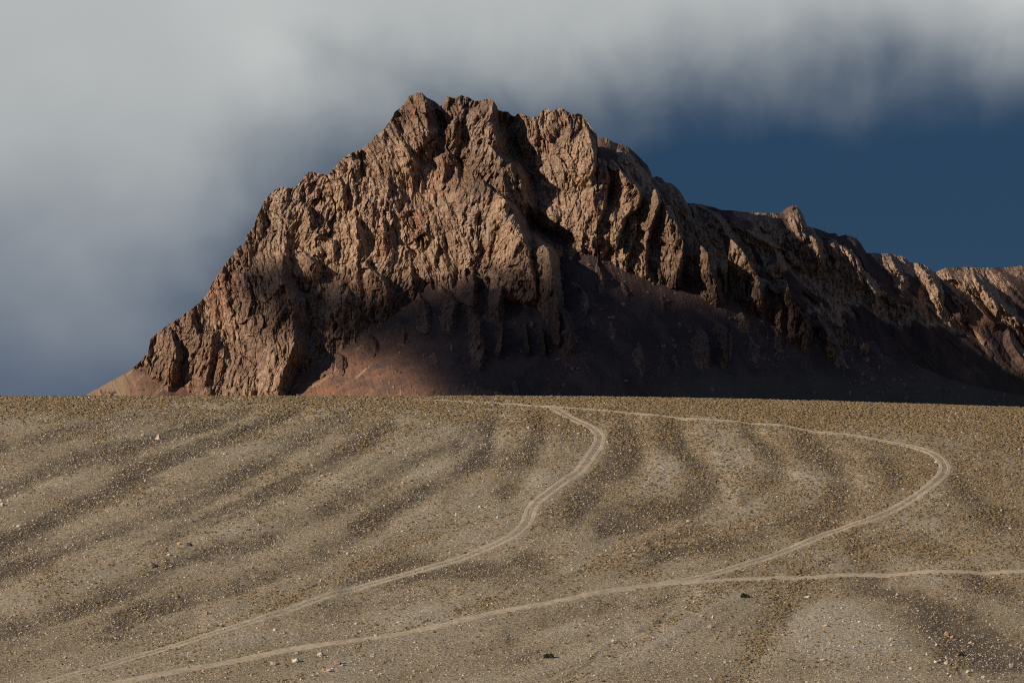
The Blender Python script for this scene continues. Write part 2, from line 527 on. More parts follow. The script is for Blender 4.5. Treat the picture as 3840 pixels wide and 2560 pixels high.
# crags standing out of the scree
CRAGS = [
    ([(1764, 1005), (1780, 1060), (1775, 1140)], 24, 85, 26),
    ([(1853, 1005), (1886, 1066), (1870, 1140)], 26, 75, 30),
    ([(1654, 1071), (1709, 1132), (1690, 1190)], 16, 55, 28),
    ([(2074, 1121), (2129, 1210), (2140, 1262)], 26, 80, 30),
    ([(2162, 1071), (2190, 1100), (2196, 1150)], 11, 28, 15),
    ([(2200, 1160), (2225, 1210)], 6, 30, 14),
    ([(2392, 1280), (2405, 1345)], 11, 40, 20),
    ([(2190, 1300), (2215, 1400)], 8, 40, 18),
    ([(2620, 1225), (2650, 1255), (2655, 1315)], 18, 62, 14),
    ([(2690, 1196), (2719, 1260), (2722, 1316)], 22, 42, 30),
    ([(2815, 1265), (2835, 1300)], 8, 40, 18),
    ([(1690, 1270), (1700, 1300)], 5, 16, 10),
    ([(1620, 1310), (1640, 1350)], 3, 60, 30),
    ([(1930, 1400), (1940, 1480)], 4, 20, 14),
    ([(2900, 1210), (2925, 1260)], 8, 30, 16),
    ([(3130, 1290), (3160, 1340)], 10, 40, 20),
    ([(3290, 1290), (3310, 1335)], 8, 24, 16),
    ([(1560, 1085), (1590, 1130), (1600, 1180)], 12, 50, 22),
    ([(1480, 1190), (1510, 1230), (1515, 1270)], 9, 50, 22),
    ([(1380, 1240), (1405, 1280)], 8, 50, 22),
    ([(1255, 1310), (1280, 1345)], 7, 50, 22),
    ([(1760, 1150), (1800, 1210), (1800, 1270)], 16, 50, 22),
    ([(1800, 1230), (1815, 1310), (1800, 1350)], 14, 40, 18),
    ([(2240, 990), (2260, 1040)], 8, 30, 16),
    ([(2330, 1050), (2350, 1090)], 8, 30, 16),
    ([(2470, 1090), (2490, 1130)], 8, 34, 16),
    ([(2780, 1150), (2800, 1200)], 10, 40, 18),
    ([(2520, 1330), (2545, 1370)], 6, 40, 20),
    ([(2280, 1180), (2300, 1230)], 5, 26, 14),
]
SPURS2 = [
    ([(2743, 850), (2800, 862), (2890, 920), (2930, 990)], 22, 80, 30),
    ([(2985, 772), (3020, 840), (3060, 900), (3080, 960)], 26, 90, 30),
    ([(3060, 880), (3130, 900), (3210, 970), (3230, 1030)], 26, 100, 28),
    ([(3222, 975), (3250, 1040), (3285, 1095)], 22, 40, 22),
    ([(3440, 985), (3490, 1040), (3530, 1100)], 24, 60, 30),
    ([(3530, 1080), (3580, 1110), (3620, 1150)], 14, 40, 24),
    ([(3640, 1010), (3690, 1090), (3740, 1160)], 22, 70, 40),
    ([(3720, 1110), (3790, 1180), (3860, 1240)], 20, 60, 40),
    ([(2600, 765), (2680, 800), (2720, 860), (2750, 930)], 20, 60, 30),
    ([(2330, 560), (2380, 620), (2420, 690), (2460, 760)], 14, 90, 50),
    ([(2470, 665), (2550, 710), (2570, 780)], 14, 60, 30),
    ([(3330, 950), (3360, 1000), (3390, 1060)], 14, 50, 30),
    ([(3780, 1230), (3820, 1290), (3850, 1340)], 16, 60, 40),
]


def tents(spurs, px, py, ramp=55.0, dense=True):
    r = np.zeros(px.shape)
    for pts, A, wl, wr in spurs:
        q = pl(pts)
        y0, y1 = q[0, 1], q[-1, 1]
        m = (py > y0 - 10) & (py < y1 + 90) & (px > q[:, 0].min() - wl - 40) & (px < q[:, 0].max() + wr + 40)
        if not m.any():
            continue
        X, Y = px[m], py[m]
        xr = np.interp(Y, q[:, 1], q[:, 0])
        wide = wl > 140
        rmp = ramp * 2.6 if wide else ramp
        s0 = 0.0 if wide else 0.2
        top = sstep(-6, rmp, Y - y0)
        if isinstance(A, list):
            A = np.interp(Y, q[:, 1], A)
        a = A * (s0 + (1 - s0) * top) * (Y > y0 - 6) * sstep(y1 + 90, y1 - 20, Y)
        k = 0.25 + 0.75 * sstep(-10, rmp * 1.4, Y - y0)
        d = X - xr
        t = np.where(d < 0, 1 + d / (wl * k), 1 - d / (wr * k))
        t = np.clip(t, 0, 1)
        r[m] = np.maximum(r[m], a * t)
    return r


def spires(x, z, seed, sl=1.1, sr=2.1, st=2.6, sb=0.42):
    """overlapping pointed crags: each cell holds one, steep on its right, widening downward"""
    r = np.random.default_rng(seed)
    tab = r.random((512, 5))
    p = perm(seed + 99)
    xi = np.floor(x).astype(np.int64); zi = np.floor(z).astype(np.int64)
    best = np.full(x.shape, -9.0)
    for ox in (-1, 0, 1):
        for oz in (-1, 0, 1, 2):
            cx, cz = xi + ox, zi + oz
            h = p[(p[cx & 511] + cz) & 511]
            dx = x - (cx + tab[h, 0]); dz = z - (cz + tab[h, 1])
            dx = dx + (tab[h, 3] - 0.5) * 0.9 * dz
            k = 0.75 + 0.6 * tab[h, 4]
            v = 1 + 0.75 * tab[h, 2] + k * (np.minimum(dx, 0) * sl - np.maximum(dx, 0) * sr) - np.maximum(dz, 0) * st + np.minimum(dz, 0) * sb
            best = np.maximum(best, v)
    return np.maximum(best, -0.2)


def rock_relief(px, py, seed, amp=1.0):
    """fluted, blocky cliff relief in metres over photo-plane coordinates"""
    X = px * MPX; Z = -py * MPX
    # each large block leans its own way
    _, _, _, ra, rb, rc = voronoi(X / 55 + 0.35 * perlin(X / 20, Z / 20, seed + 70), Z / 70 + 0.35 * perlin(X / 20 + 9, Z / 20, seed + 71), seed)
    lean = (ra - 0.5) * 0.6
    wx = X + 4 * fbm(X / 26, Z / 26, 3, seed + 1) + 1.2 * fbm(X / 6, Z / 9, 2, seed + 3)
    mod = 0.55 + 0.75 * sstep(-0.45, 0.45, fbm(X / 38, Z / 50, 2, seed + 4))     # slabs here, broken ground there
    big = ridged(wx / 50, Z / 120, 2, seed + 2) * 12
    p1 = spires((wx + 0.5 * lean * Z) / 27, Z / 46, seed + 50) * 10
    a = ridged((wx + lean * Z) / 21, Z / 75 + rb * 9, 2, seed + 5) * 4
    p2 = spires((wx + lean * Z) / 10.5 + 0.4 * fbm(X / 12, Z / 12, 2, seed + 51), Z / 19, seed + 52) * 5.0
    b = ridged((wx + lean * Z * 1.2) / 8.0, Z / 30, 2, seed + 9) * 2.0 * mod
    p3 = spires((wx + lean * Z) / 4.3 + 0.4 * fbm(X / 5, Z / 5, 2, seed + 53), Z / 8.5, seed + 54) * 2.3 * mod
    c = ridged((wx + lean * Z) / 3.4, Z / 11, 2, seed + 13, 0.6) * 1.5 * mod
    wx = wx - 0.2 * c
    p4 = spires((wx + lean * Z) / 1.9, Z / 3.8, seed + 56) * 0.9
    d2, bx, by, r1, r2, r3 = voronoi((wx + lean * Z) / 4.2, Z / 10, seed + 21)
    f2 = (r1 - 0.5) * 1.8 + bx * (r2 - 0.62) * 2.0 + by * (r3 - 0.5) * 1.6
    k1 = np.abs(perlin((wx + lean * 1.6 * Z) / 9, Z / 40, seed + 41))
    k2 = np.abs(perlin((wx + lean * 1.3 * Z) / 4.0, Z / 17, seed + 43))
    k3 = np.abs(perlin((wx + 0.8 * Z) / 26, (Z - 0.3 * wx) / 11, seed + 45))
    crack = -2.4 * sstep(0.10, 0.0, k1) - 1.3 * sstep(0.12, 0.0, k2) * mod - 1.4 * sstep(0.07, 0.0, k3)
    fine = fbm(X / 1.8, Z / 2.8, 2, seed + 25, 0.65) * 0.8 + crack
    ledge = fbm((X - Z * 0.4) / 30, (Z + 0.3 * X) / 7, 3, seed + 31) * 1.8
    return amp * (big + p1 + a + p2 + b + p3 + c + p4 + f2 * mod + fine + ledge - 31)


def sheet(name, px0, px1, step, skyline, py_bot, nrows, depth_fn, label, back):
    cols = np.arange(px0, px1 + step, step)
    j = 2.2 * fbm(cols / 18.0, cols * 0 + 3.3, 3, 77, 0.6) + 1.5 * np.abs(perlin(cols / 7.0, cols * 0 + 8.1, 78))
    sky = np.interp(cols, skyline[:, 0], skyline[:, 1]) - j
    t = np.linspace(0, 1, nrows)
    low = np.linspace(py_bot + 520, py_bot + 40, 10)
    PX = np.repeat(cols[None], nrows + 10, 0)
    PY = np.concatenate([np.repeat(low[:, None], len(cols), 1), py_bot + (sky[None] - py_bot) * t[:, None]], 0)
    D, attrs = depth_fn(PX, PY)
    # round the crest over so that the summit edge is not a knife
    rx, rz = ray(PX, PY)
    P = np.stack([rx * D, D, rz * D], -1)
    # back slope
    crest = P[-1]
    B = []
    for k, (dy, dz) in enumerate(back):
        q = crest.copy()
        nz = 6 * fbm(cols / 60.0, cols * 0 + k * 1.7, 3, 91 + k) * min(1, k)
        q[:, 1] += dy
        q[:, 2] = np.maximum(q[:, 2] - dz + nz, -60)
        B.append(q)
    P = np.concatenate([P, np.array(B)], 0)
    me = new_mesh(name, P.reshape(-1, 3), grid_faces(P.shape[0], P.shape[1]), False)
    pad = np.zeros((len(back), len(cols)))
    for k, v in attrs.items():
        add_attr(me, k, np.concatenate([v, pad + (1.0 if k == 'rock' else 0.0)], 0))
    return link(name, me, MAT_MOUNTAIN, kind="structure", label=label)


BACK = [(3, 1.0), (14, 12), (40, 40), (90, 110), (180, 220), (330, 420)]


def env_main(px, py):
    env = 5000 - 0.146 * (py - 350)
    return env + 70 * np.clip((1350 - px) / 1000, 0, 2) ** 1.7 + 75 * np.clip((px - 2150) / 900, 0, 3) ** 1.5


_cpx = np.arange(-200, 4200, 4.0)
_cc = np.interp(_cpx, CONTACT[:, 0], CONTACT[:, 1])
_cval = env_main(_cpx, _cc) + 0.40 * (_cc - 1300)
for _ in range(3):
    _cval = np.convolve(np.pad(_cval, 12, mode='edge'), np.ones(25) / 25, 'valid')


def depth_main(px, py):
    # warp the traced lines a little so that they look broken
    wx = px + 9 * fbm(px / 60, py / 60, 3, 301) + 3.5 * fbm(px / 16, py / 16, 2, 302)
    wy = py + 9 * fbm(px / 60 + 7, py / 60, 3, 303)
    env = env_main(px, py)
    env = env - 8 * fbm(px / 420, py / 420, 2, 11)
    spur = tents(SPURS, wx, wy)
    g = pl([(1885, 400), (1920, 520), (1960, 600), (1978, 680), (1978, 740), (1975, 800), (2020, 850), (2100, 905)])
    gx = np.interp(wy, g[:, 1], g[:, 0])
    gully = 40 * np.clip(1 - np.abs(wx - gx) / 90, 0, 1) * sstep(390, 450, wy) * sstep(960, 880, wy)
    edge = sstep(60, 400, px) * 0.6 + 0.4
    rel = rock_relief(px, py, 400)
    rock = env - spur + gully - rel * edge
    # scree apron: fans of even slope below the cliffs
    scree = np.interp(px + 14 * fbm(px / 90, py / 90, 2, 331), _cpx, _cval) - 0.40 * (py - 1300) - 3
    return env, rock, scree, wx, wy, rel


def depth1(px, py):
    env, rock, scree, wx, wy, rel = depth_main(px, py)
    X = px * MPX; Z = -py * MPX
    rill = fbm((X + 0.35 * Z) / 14, Z / 80, 4, 341, 0.6) * 2.2 + fbm(X / 3, Z / 5, 3, 342) * 0.35
    lump = np.maximum(0, fbm(X / 5, Z / 6, 3, 343) - 0.20) * 9 * sstep(-0.1, 0.35, fbm(X / 60, Z / 40, 2, 344))
    scree = scree - rill - lump
    cr = tents(CRAGS, wx + 4 * fbm(px / 9, py / 14, 2, 305), wy, 40.0)
    crag = scree - cr * 1.35 - np.where(cr > 1.0, (rel * 0.5), 0) + 1.5
    D = np.minimum(rock, scree)
    rmask = sstep(-1.5, 1.5, scree - rock)
    cm = (crag < D) & (cr > 1.0)
    D = np.where(cm, crag, D)
    rmask = np.where(cm, 1.0, rmask)
    rmask = np.maximum(rmask, sstep(0.3, 1.2, lump) * 0.8)
    # lithology
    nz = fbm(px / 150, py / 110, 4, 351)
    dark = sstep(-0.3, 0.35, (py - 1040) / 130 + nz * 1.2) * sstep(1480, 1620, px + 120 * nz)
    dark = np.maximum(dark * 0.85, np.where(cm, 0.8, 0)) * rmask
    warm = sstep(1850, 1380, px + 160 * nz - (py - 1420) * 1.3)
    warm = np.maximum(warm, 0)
    s = (px + (py - 1300) * 1.15)
    streak = sstep(0.0, 0.7, fbm(s / 38, (py - px * 0.8) / 260, 4, 361, 0.6)) * sstep(1650, 1350, px)
    olive = sstep(1360, 1450, py + 40 * nz) * sstep(2380, 2560, px) * 0.6 
    palez = sstep(0.25, 0.6, fbm(X / 22, Z / 34, 4, 371)) * 0.7
    for cxp, cyp, rr in ((1850, 520, 60), (1760, 490, 40), (2020, 700, 80), (1440, 780, 50), (1060, 740, 90), (1780, 830, 60)):
        palez = np.maximum(palez, (0.45 + 0.5 * fbm(X / 9, Z / 20, 3, 373)) * np.exp(-((px - cxp) ** 2 / (rr ** 2) + (py - cyp) ** 2 / (rr * 1.4) ** 2)))
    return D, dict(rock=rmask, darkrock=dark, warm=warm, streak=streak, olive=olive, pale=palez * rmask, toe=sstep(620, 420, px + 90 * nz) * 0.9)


def depth2(px, py):
    wx = px + 9 * fbm(px / 60, py / 60, 3, 501) + 3 * fbm(px / 16, py / 16, 2, 502)
    wy = py + 9 * fbm(px / 60 + 7, py / 60, 3, 503)
    sk = np.interp(px, SKY2[:, 0], SKY2[:, 1])
    env = 4985 - 0.10 * (py - 900) + 0.163 * (px - 2200) + 30 * np.exp(-np.clip(py - sk, 0, 900) / 38.0)
    spur = tents(SPURS2, wx, wy)
    rel = rock_relief(px - 0.3 * py, py, 520, 0.85)
    X = px * MPX; Z = -py * MPX
    rk = sstep(-0.25, 0.25, fbm((X + 0.9 * Z) / 30, Z / 60, 3, 541) + sstep(2, 14, spur) * 0.8 - sstep(1100, 1400, py) * 0.5)
    rill = ridged((X + 0.9 * Z + 6 * fbm(X / 30, Z / 30, 2, 553)) / 22, Z / 90, 3, 551) * 4 + fbm(X / 3, Z / 4, 3, 552) * 0.6
    D = env - spur - rel * rk - rill * (1 - 0.5 * rk)
    nz = fbm(px / 150, py / 110, 3, 561)
    warm = sstep(0.1, 0.5, nz + sstep(900, 760, py) * 0.4) * 0.7
    z = np.zeros(px.shape)
    return D, dict(rock=rk * 0.9 + 0.08, darkrock=z, warm=warm, streak=z, olive=sstep(1250, 1420, py) * 0.3, pale=z + 0.15, toe=z)


mountain = sheet("mountain", 100, 3960, 2.9, SKY1, 1560, 400, depth1,
                 "steep brown rocky mountain with dark scree at its foot", BACK)
ridge = sheet("mountain_ridge", 2130, 3960, 3.4, SKY2, 1560, 260, depth2,
              "lower rocky ridge running off right behind the mountain", BACK)

# ------------------------------------------------------------------ the slope in front
_sy = np.array([-3000, 0, 150, 300, 420, 700, 800, 850, 900, 1000, 1060, 1100, 1130, 1150, 1180, 1250, 1500, 1700, 2000, 90000.])
_ss = np.array([0, 0, -0.08, -0.13, -0.04, 0.0, 0.10, 0.17, 0.185, 0.185, 0.17, 0.12, 0.06, 0.0164, -0.04, -0.12, -0.1, -0.02, 0, 0])
_ty = np.concatenate([np.arange(-3000, 2600, 1.0), np.array([5000., 90000.])])
_tz = np.concatenate([[0], np.cumsum(0.5 * (np.interp(_ty[1:], _sy, _ss) + np.interp(_ty[:-1], _sy, _ss)) * np.diff(_ty))])
_tz = _tz - np.interp(1150, _ty, _tz) + 18.9


def base_h(x, y):
    z = np.interp(y, _ty, _tz)
    k = sstep(600, 900, y) * sstep(2200, 1300, y)
    z = z - 2.25 * np.clip((x + 2) / 103, 0, 1.6) ** 1.7 * k
    z = z + 0.9 * fbm(x / 90, y / 130, 2, 601) * k * sstep(1130, 1060, y)
    return z


def to_ground(px, py, hfn=base_h):
    """where the line of sight of a photo pixel meets the slope"""
    rx, rz = ray(px, py)
    Y = np.arange(780, 1165, 0.5)
    f = rz[..., None] * Y - hfn(rx[..., None] * Y, np.broadcast_to(Y, rx.shape + Y.shape))
    hit = f < 0
    idx = np.where(hit.any(-1), hit.argmax(-1), len(Y) - 1)
    y = Y[idx]
    return rx * y, y


GUIDE = [  # drainage lines, in half-resolution picture units
    [(-900, 1240), (-200, 1010), (300, 925), (500, 905)],
    [(-900, 1600), (0, 1130), (300, 1020), (560, 935), (640, 905)],
    [(-700, 1600), (0, 1240), (350, 1110), (650, 990), (820, 920), (860, 905)],
    [(-600, 1600), (0, 1340), (400, 1210), (700, 1090), (900, 985), (1000, 920), (1015, 905)],
    [(-400, 1600), (0, 1430), (400, 1310), (800, 1150), (1050, 1020), (1130, 940), (1140, 905)],
    [(-10, 1600), (100, 1560), (500, 1410), (900, 1270), (1130, 1190), (1210, 1120), (1250, 1000), (1230, 905)],
    [(600, 1600), (1000, 1420), (1300, 1320), (1500, 1240), (1640, 1180), (1680, 1120), (1600, 1000), (1500, 905)],
    [(1100, 1600), (1500, 1460), (1750, 1340), (1950, 1230), (2080, 1160), (2100, 1100), (1950, 980), (1850, 910)],
    [(1560, 1600), (1660, 1500), (1720, 1420), (1850, 1330), (2150, 1220), (2350, 1150), (2500, 1100), (2500, 900)],
    [(2700, 1600), (2420, 1430), (2330, 1340), (2480, 1260), (2700, 1190), (2900, 1100), (3000, 900)],
]
K = 3840 / 2352.0
_rowY = np.arange(835, 1165, 2.0)
_gx = []
for g in GUIDE:
    g = pl(g) * K
    gx, gy = to_ground(g[:, 0], np.maximum(g[:, 1], 1500))
    # keep the line single-valued in depth
    o = np.argsort(gy)
    _gx.append(np.interp(_rowY, gy[o], gx[o]))
_gx = np.array(_gx)
_gx = np.maximum.accumulate(_gx + np.arange(len(_gx))[:, None] * 0.02, axis=0)


def ucoord(x, y):
    """position across the drainage pattern"""
    f = np.clip((y - _rowY[0]) / 2.0, 0, len(_rowY) - 1.001)
    i = f.astype(int); w = f - i
    u = np.zeros(x.shape)
    prev = None
    for k in range(len(_gx)):
        gk = _gx[k, i] * (1 - w) + _gx[k, np.minimum(i + 1, len(_rowY) - 1)] * w
        if k == 0:
            u = np.where(x < gk, (x - gk) / 14.0, 0)
        else:
            u = np.where(x >= prev, k - 1 + np.clip((x - prev) / np.maximum(gk - prev, 0.3), 0, 1), u)
        prev = gk
    return np.where(x > prev, len(_gx) - 1 + (x - prev) / 18.0, u)


Z5 = lambda pts: tile(0, 1450, 1.225, pts)
Z6 = lambda pts: tile(1920, 1450, 1.225, pts)
TRACKS = {
    'hairpin': pl([(1560, 1499), (1700, 1503), (1820, 1509)] + Z6([(0, 82), (170, 92), (230, 96), (400, 108), (650, 130), (900, 155), (1100, 166), (1300, 188), (1500, 215), (1700, 245), (1850, 275), (1940, 310), (1985, 345), (1996, 370), (1985, 400), (1940, 440), (1870, 490), (1780, 550), (1700, 590), (1600, 622), (1500, 645), (1400, 685), (1300, 730), (1150, 790), (1000, 838), (850, 878), (700, 900)])),
    'winding': pl(Z6([(150, 92), (200, 98), (240, 125), (290, 155), (360, 180), (400, 205), (412, 235), (390, 275), (350, 340), (310, 390), (250, 430), (180, 480), (110, 530), (85, 570), (82, 600), (60, 640), (0, 690)]) + Z5([(2250, 735), (2100, 785), (1900, 840), (1700, 895), (1500, 960), (1300, 1030), (1100, 1095), (900, 1155), (700, 1215), (500, 1275), (350, 1315), (220, 1355), (60, 1400)])),
    'lower': pl(Z6([(2420, 845), (2352, 845), (2000, 850), (1700, 853), (1500, 862), (1300, 875), (1000, 885), (800, 893), (600, 915), (400, 945), (200, 985), (0, 1017)]) + Z5([(2200, 1050), (2050, 1090), (1900, 1125), (1800, 1145), (1650, 1160), (1450, 1185), (1250, 1220), (1050, 1265), (850, 1300), (700, 1330), (540, 1362), (380, 1400)])),
}


def densify(p, step):
    d = np.concatenate([[0], np.cumsum(np.hypot(*np.diff(p, axis=0).T))])
    s = np.arange(0, d[-1], step)
    q = np.stack([np.interp(s, d, p[:, 0]), np.interp(s, d, p[:, 1])], 1)
    return q


def soften(p, n):
    for _ in range(n):
        q = p.copy()
        q[1:-1] = 0.25 * p[:-2] + 0.5 * p[1:-1] + 0.25 * p[2:]
        p = q
    return p


TRK = {}
for k, p in TRACKS.items():
    p = soften(densify(p, 6.0), 12)
    gx, gy = to_ground(p[:, 0], p[:, 1])
    TRK[k] = soften(densify(np.stack([gx, gy], 1), 1.2), 10)

RILLS = [pl([(2515, 2285), (2480, 2330), (2400, 2370), (2310, 2415), (2255, 2445), (2190, 2500), (2110, 2545), (2030, 2575)]),
         pl([(3490, 2420), (3560, 2475), (3640, 2560)])]
RL = []
for p in RILLS:
    gx, gy = to_ground(p[:, 0], p[:, 1])
    q = densify(np.stack([gx, gy], 1), 0.8)
    q[:, 0] += 0.25 * perlin(q[:, 1] / 2.5, q[:, 1] * 0, 5)
    RL.append(q)


def dist_to(x, y, polys, reach=8.0):
    """distance to densely sampled lines, by rasterised buckets"""
    out = np.full(x.shape, reach)
    cell = reach
    pts = np.concatenate(polys)
    key = {}
    for i, (a, b) in enumerate(pts):
        key.setdefault((int(a // cell), int(b // cell)), []).append(i)
    cx = np.floor(x / cell).astype(int); cy = np.floor(y / cell).astype(int)
    code = cx * 100003 + cy
    xf, yf = x.ravel(), y.ravel(); of = out.ravel()
    order = np.argsort(code.ravel(), kind='stable')
    cs = code.ravel()[order]
    starts = np.flatnonzero(np.concatenate([[True], cs[1:] != cs[:-1]]))
    ends = np.append(starts[1:], len(cs))
    for s, e in zip(starts, ends):
        idx = order[s:e]
        a, b = int(np.floor(xf[idx[0]] / cell)), int(np.floor(yf[idx[0]] / cell))
        cand = [i for da in (-1, 0, 1) for db in (-1, 0, 1) for i in key.get((a + da, b + db), ())]
        if cand:
            P = pts[cand]
            d = np.hypot(xf[idx][:, None] - P[None, :, 0], yf[idx][:, None] - P[None, :, 1]).min(1)
            of[idx] = np.minimum(of[idx], d)
    return of.reshape(x.shape)


def gline(pts, step=1.0):
    p = soften(densify(pl(pts), 6.0), 10)
    gx, gy = to_ground(p[:, 0], p[:, 1])
    return densify(np.stack([gx, gy], 1), step)


GRASS_LINES = [  # ochre grass along the drainage lines, half-width in metres
    (gline([(1900, 1928), (1700, 1975), (1500, 2060), (1300, 2150), (1000, 2280), (700, 2390), (300, 2530)]), 1.6, 0.75),
    (gline([(2880, 1930), (2830, 1950), (2600, 2010), (2400, 2050), (2250, 2120), (2050, 2200), (1900, 2240), (1650, 2320), (1500, 2370)]), 2.0, 0.8),
    (gline([(2990, 2195), (2960, 2230), (2930, 2300), (2830, 2420), (2760, 2570)]), 2.6, 1.0),
    (gline([(2720, 2200), (2600, 2280), (2480, 2350), (2330, 2440), (2150, 2560)]), 2.0, 0.85),
    (gline([(3250, 2065), (3500, 2050), (3900, 2060)]), 5.0, 0.55),
    (gline([(1500, 2480), (1300, 2510), (1100, 2545), (1000, 2570)]), 3.0, 0.6),
]
LH = lambda pts: [(a * 1.4286, 1480 + b * 1.4286) for a, b in pts]
RH = lambda pts: [(1920 + a * 1.4286, 1480 + b * 1.4286) for a, b in pts]
YS = 0.18                                          # depth is strongly foreshortened on this slope
FURROWS = [  # dark furrows, part of their shade painted into the ground colour: line, half-width across the line of sight in metres, strength
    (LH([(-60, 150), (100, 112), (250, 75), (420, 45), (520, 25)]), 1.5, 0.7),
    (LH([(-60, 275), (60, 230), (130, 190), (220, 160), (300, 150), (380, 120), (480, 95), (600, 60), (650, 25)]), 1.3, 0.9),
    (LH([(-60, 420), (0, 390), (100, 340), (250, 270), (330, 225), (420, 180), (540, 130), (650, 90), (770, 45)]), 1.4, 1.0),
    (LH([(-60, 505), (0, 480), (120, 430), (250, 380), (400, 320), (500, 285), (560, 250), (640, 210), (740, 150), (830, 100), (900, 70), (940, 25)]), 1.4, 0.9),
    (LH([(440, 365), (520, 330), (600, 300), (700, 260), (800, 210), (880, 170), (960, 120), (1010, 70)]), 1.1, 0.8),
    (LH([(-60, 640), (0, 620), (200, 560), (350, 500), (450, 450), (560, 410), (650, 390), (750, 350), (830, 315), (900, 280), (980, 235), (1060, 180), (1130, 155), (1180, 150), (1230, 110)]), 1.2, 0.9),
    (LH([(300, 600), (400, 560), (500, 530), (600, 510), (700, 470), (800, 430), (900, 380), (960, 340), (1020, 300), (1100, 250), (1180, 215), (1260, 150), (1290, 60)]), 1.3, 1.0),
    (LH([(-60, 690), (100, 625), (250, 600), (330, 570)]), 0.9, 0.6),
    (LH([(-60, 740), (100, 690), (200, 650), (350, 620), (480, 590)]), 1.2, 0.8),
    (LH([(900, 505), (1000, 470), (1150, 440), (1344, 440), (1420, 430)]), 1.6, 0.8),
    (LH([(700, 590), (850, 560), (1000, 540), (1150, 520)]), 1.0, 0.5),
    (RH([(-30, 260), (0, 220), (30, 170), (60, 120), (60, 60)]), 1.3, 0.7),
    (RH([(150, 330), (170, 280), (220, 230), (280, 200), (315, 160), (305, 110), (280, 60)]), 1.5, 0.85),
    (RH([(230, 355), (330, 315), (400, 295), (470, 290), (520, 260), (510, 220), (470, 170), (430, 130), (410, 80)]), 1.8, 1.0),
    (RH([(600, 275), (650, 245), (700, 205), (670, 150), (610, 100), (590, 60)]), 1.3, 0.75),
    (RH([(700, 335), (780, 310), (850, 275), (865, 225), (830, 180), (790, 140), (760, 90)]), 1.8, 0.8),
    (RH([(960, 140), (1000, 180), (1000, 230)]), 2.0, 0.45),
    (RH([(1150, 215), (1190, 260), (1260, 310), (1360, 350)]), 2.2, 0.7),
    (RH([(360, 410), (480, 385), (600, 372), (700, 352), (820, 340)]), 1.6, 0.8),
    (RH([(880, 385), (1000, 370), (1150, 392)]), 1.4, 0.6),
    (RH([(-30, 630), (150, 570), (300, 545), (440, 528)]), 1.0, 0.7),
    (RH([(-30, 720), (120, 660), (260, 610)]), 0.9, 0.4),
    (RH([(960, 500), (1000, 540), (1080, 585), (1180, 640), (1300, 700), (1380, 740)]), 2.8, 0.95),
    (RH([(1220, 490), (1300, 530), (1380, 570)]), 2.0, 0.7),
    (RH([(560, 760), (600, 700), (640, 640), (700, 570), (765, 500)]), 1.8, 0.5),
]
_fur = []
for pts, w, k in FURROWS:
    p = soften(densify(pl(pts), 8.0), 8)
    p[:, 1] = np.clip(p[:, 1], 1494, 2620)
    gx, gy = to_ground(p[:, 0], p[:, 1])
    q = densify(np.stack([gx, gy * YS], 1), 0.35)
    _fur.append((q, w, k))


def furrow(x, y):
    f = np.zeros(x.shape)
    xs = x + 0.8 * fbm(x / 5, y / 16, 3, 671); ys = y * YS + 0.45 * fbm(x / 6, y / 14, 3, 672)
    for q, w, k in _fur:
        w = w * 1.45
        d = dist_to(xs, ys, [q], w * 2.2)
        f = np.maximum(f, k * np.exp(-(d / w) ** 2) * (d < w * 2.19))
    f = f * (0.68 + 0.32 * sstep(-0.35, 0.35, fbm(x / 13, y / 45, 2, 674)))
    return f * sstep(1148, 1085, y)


# large stains of dark or pale gravel: photo position, half-size in pixels, strength
STAINS = [(2600, 1830, 70, 90, 0.9), (2340, 1960, 130, 30, 0.8), (3100, 1700, 260, 60, 0.6), (3560, 2310, 170, 80, 0.9), (3750, 2450, 220, 120, 0.6),
          (1850, 1720, 150, 40, 0.9), (2080, 1620, 70, 60, 0.5), (2330, 1680, 50, 90, 0.6), (1330, 1620, 60, 60, 0.5), (1700, 2150, 250, 30, 0.7), (2700, 2080, 200, 40, 0.5),
          (1250, 2330, 250, 25, 0.5), (250, 1700, 260, 40, 0.6), (600, 1760, 160, 60, 0.6), (200, 2000, 250, 60, 0.6), (3550, 1560, 300, 40, 0.4), (3700, 1950, 160, 80, 0.5), (2250, 1890, 90, 40, 0.7),
          (2760, 1780, 70, 110, -0.9), (2480, 1770, 90, 90, -0.6), (3080, 2360, 170, 120, -0.9), (860, 1990, 130, 40, -0.7), (1620, 1780, 120, 40, -0.7), (2560, 2220, 200, 30, -0.6),
          (3600, 2300, 90, 40, -0.0), (2150, 2350, 250, 60, -0.6), (1500, 2330, 160, 50, -0.6), (600, 1680, 200, 26, -0.5), (1250, 1800, 160, 30, -0.5), (3000, 1800, 60, 80, -0.5), (3750, 2260, 60, 60, -0.5), (3300, 2130, 250, 30, -0.5)]
_st = []
for a, b, ra, rb, k in STAINS:
    cx, cy = to_ground(np.array([a, a + ra]), np.array([b, b]))
    _, ya = to_ground(np.array([a, a]), np.array([b - rb, b + rb]))
    _st.append((cx[0], cy[0], max(2.0, cx[1] - cx[0]), max(4.0, abs(ya[0] - ya[1]) / 2), k))


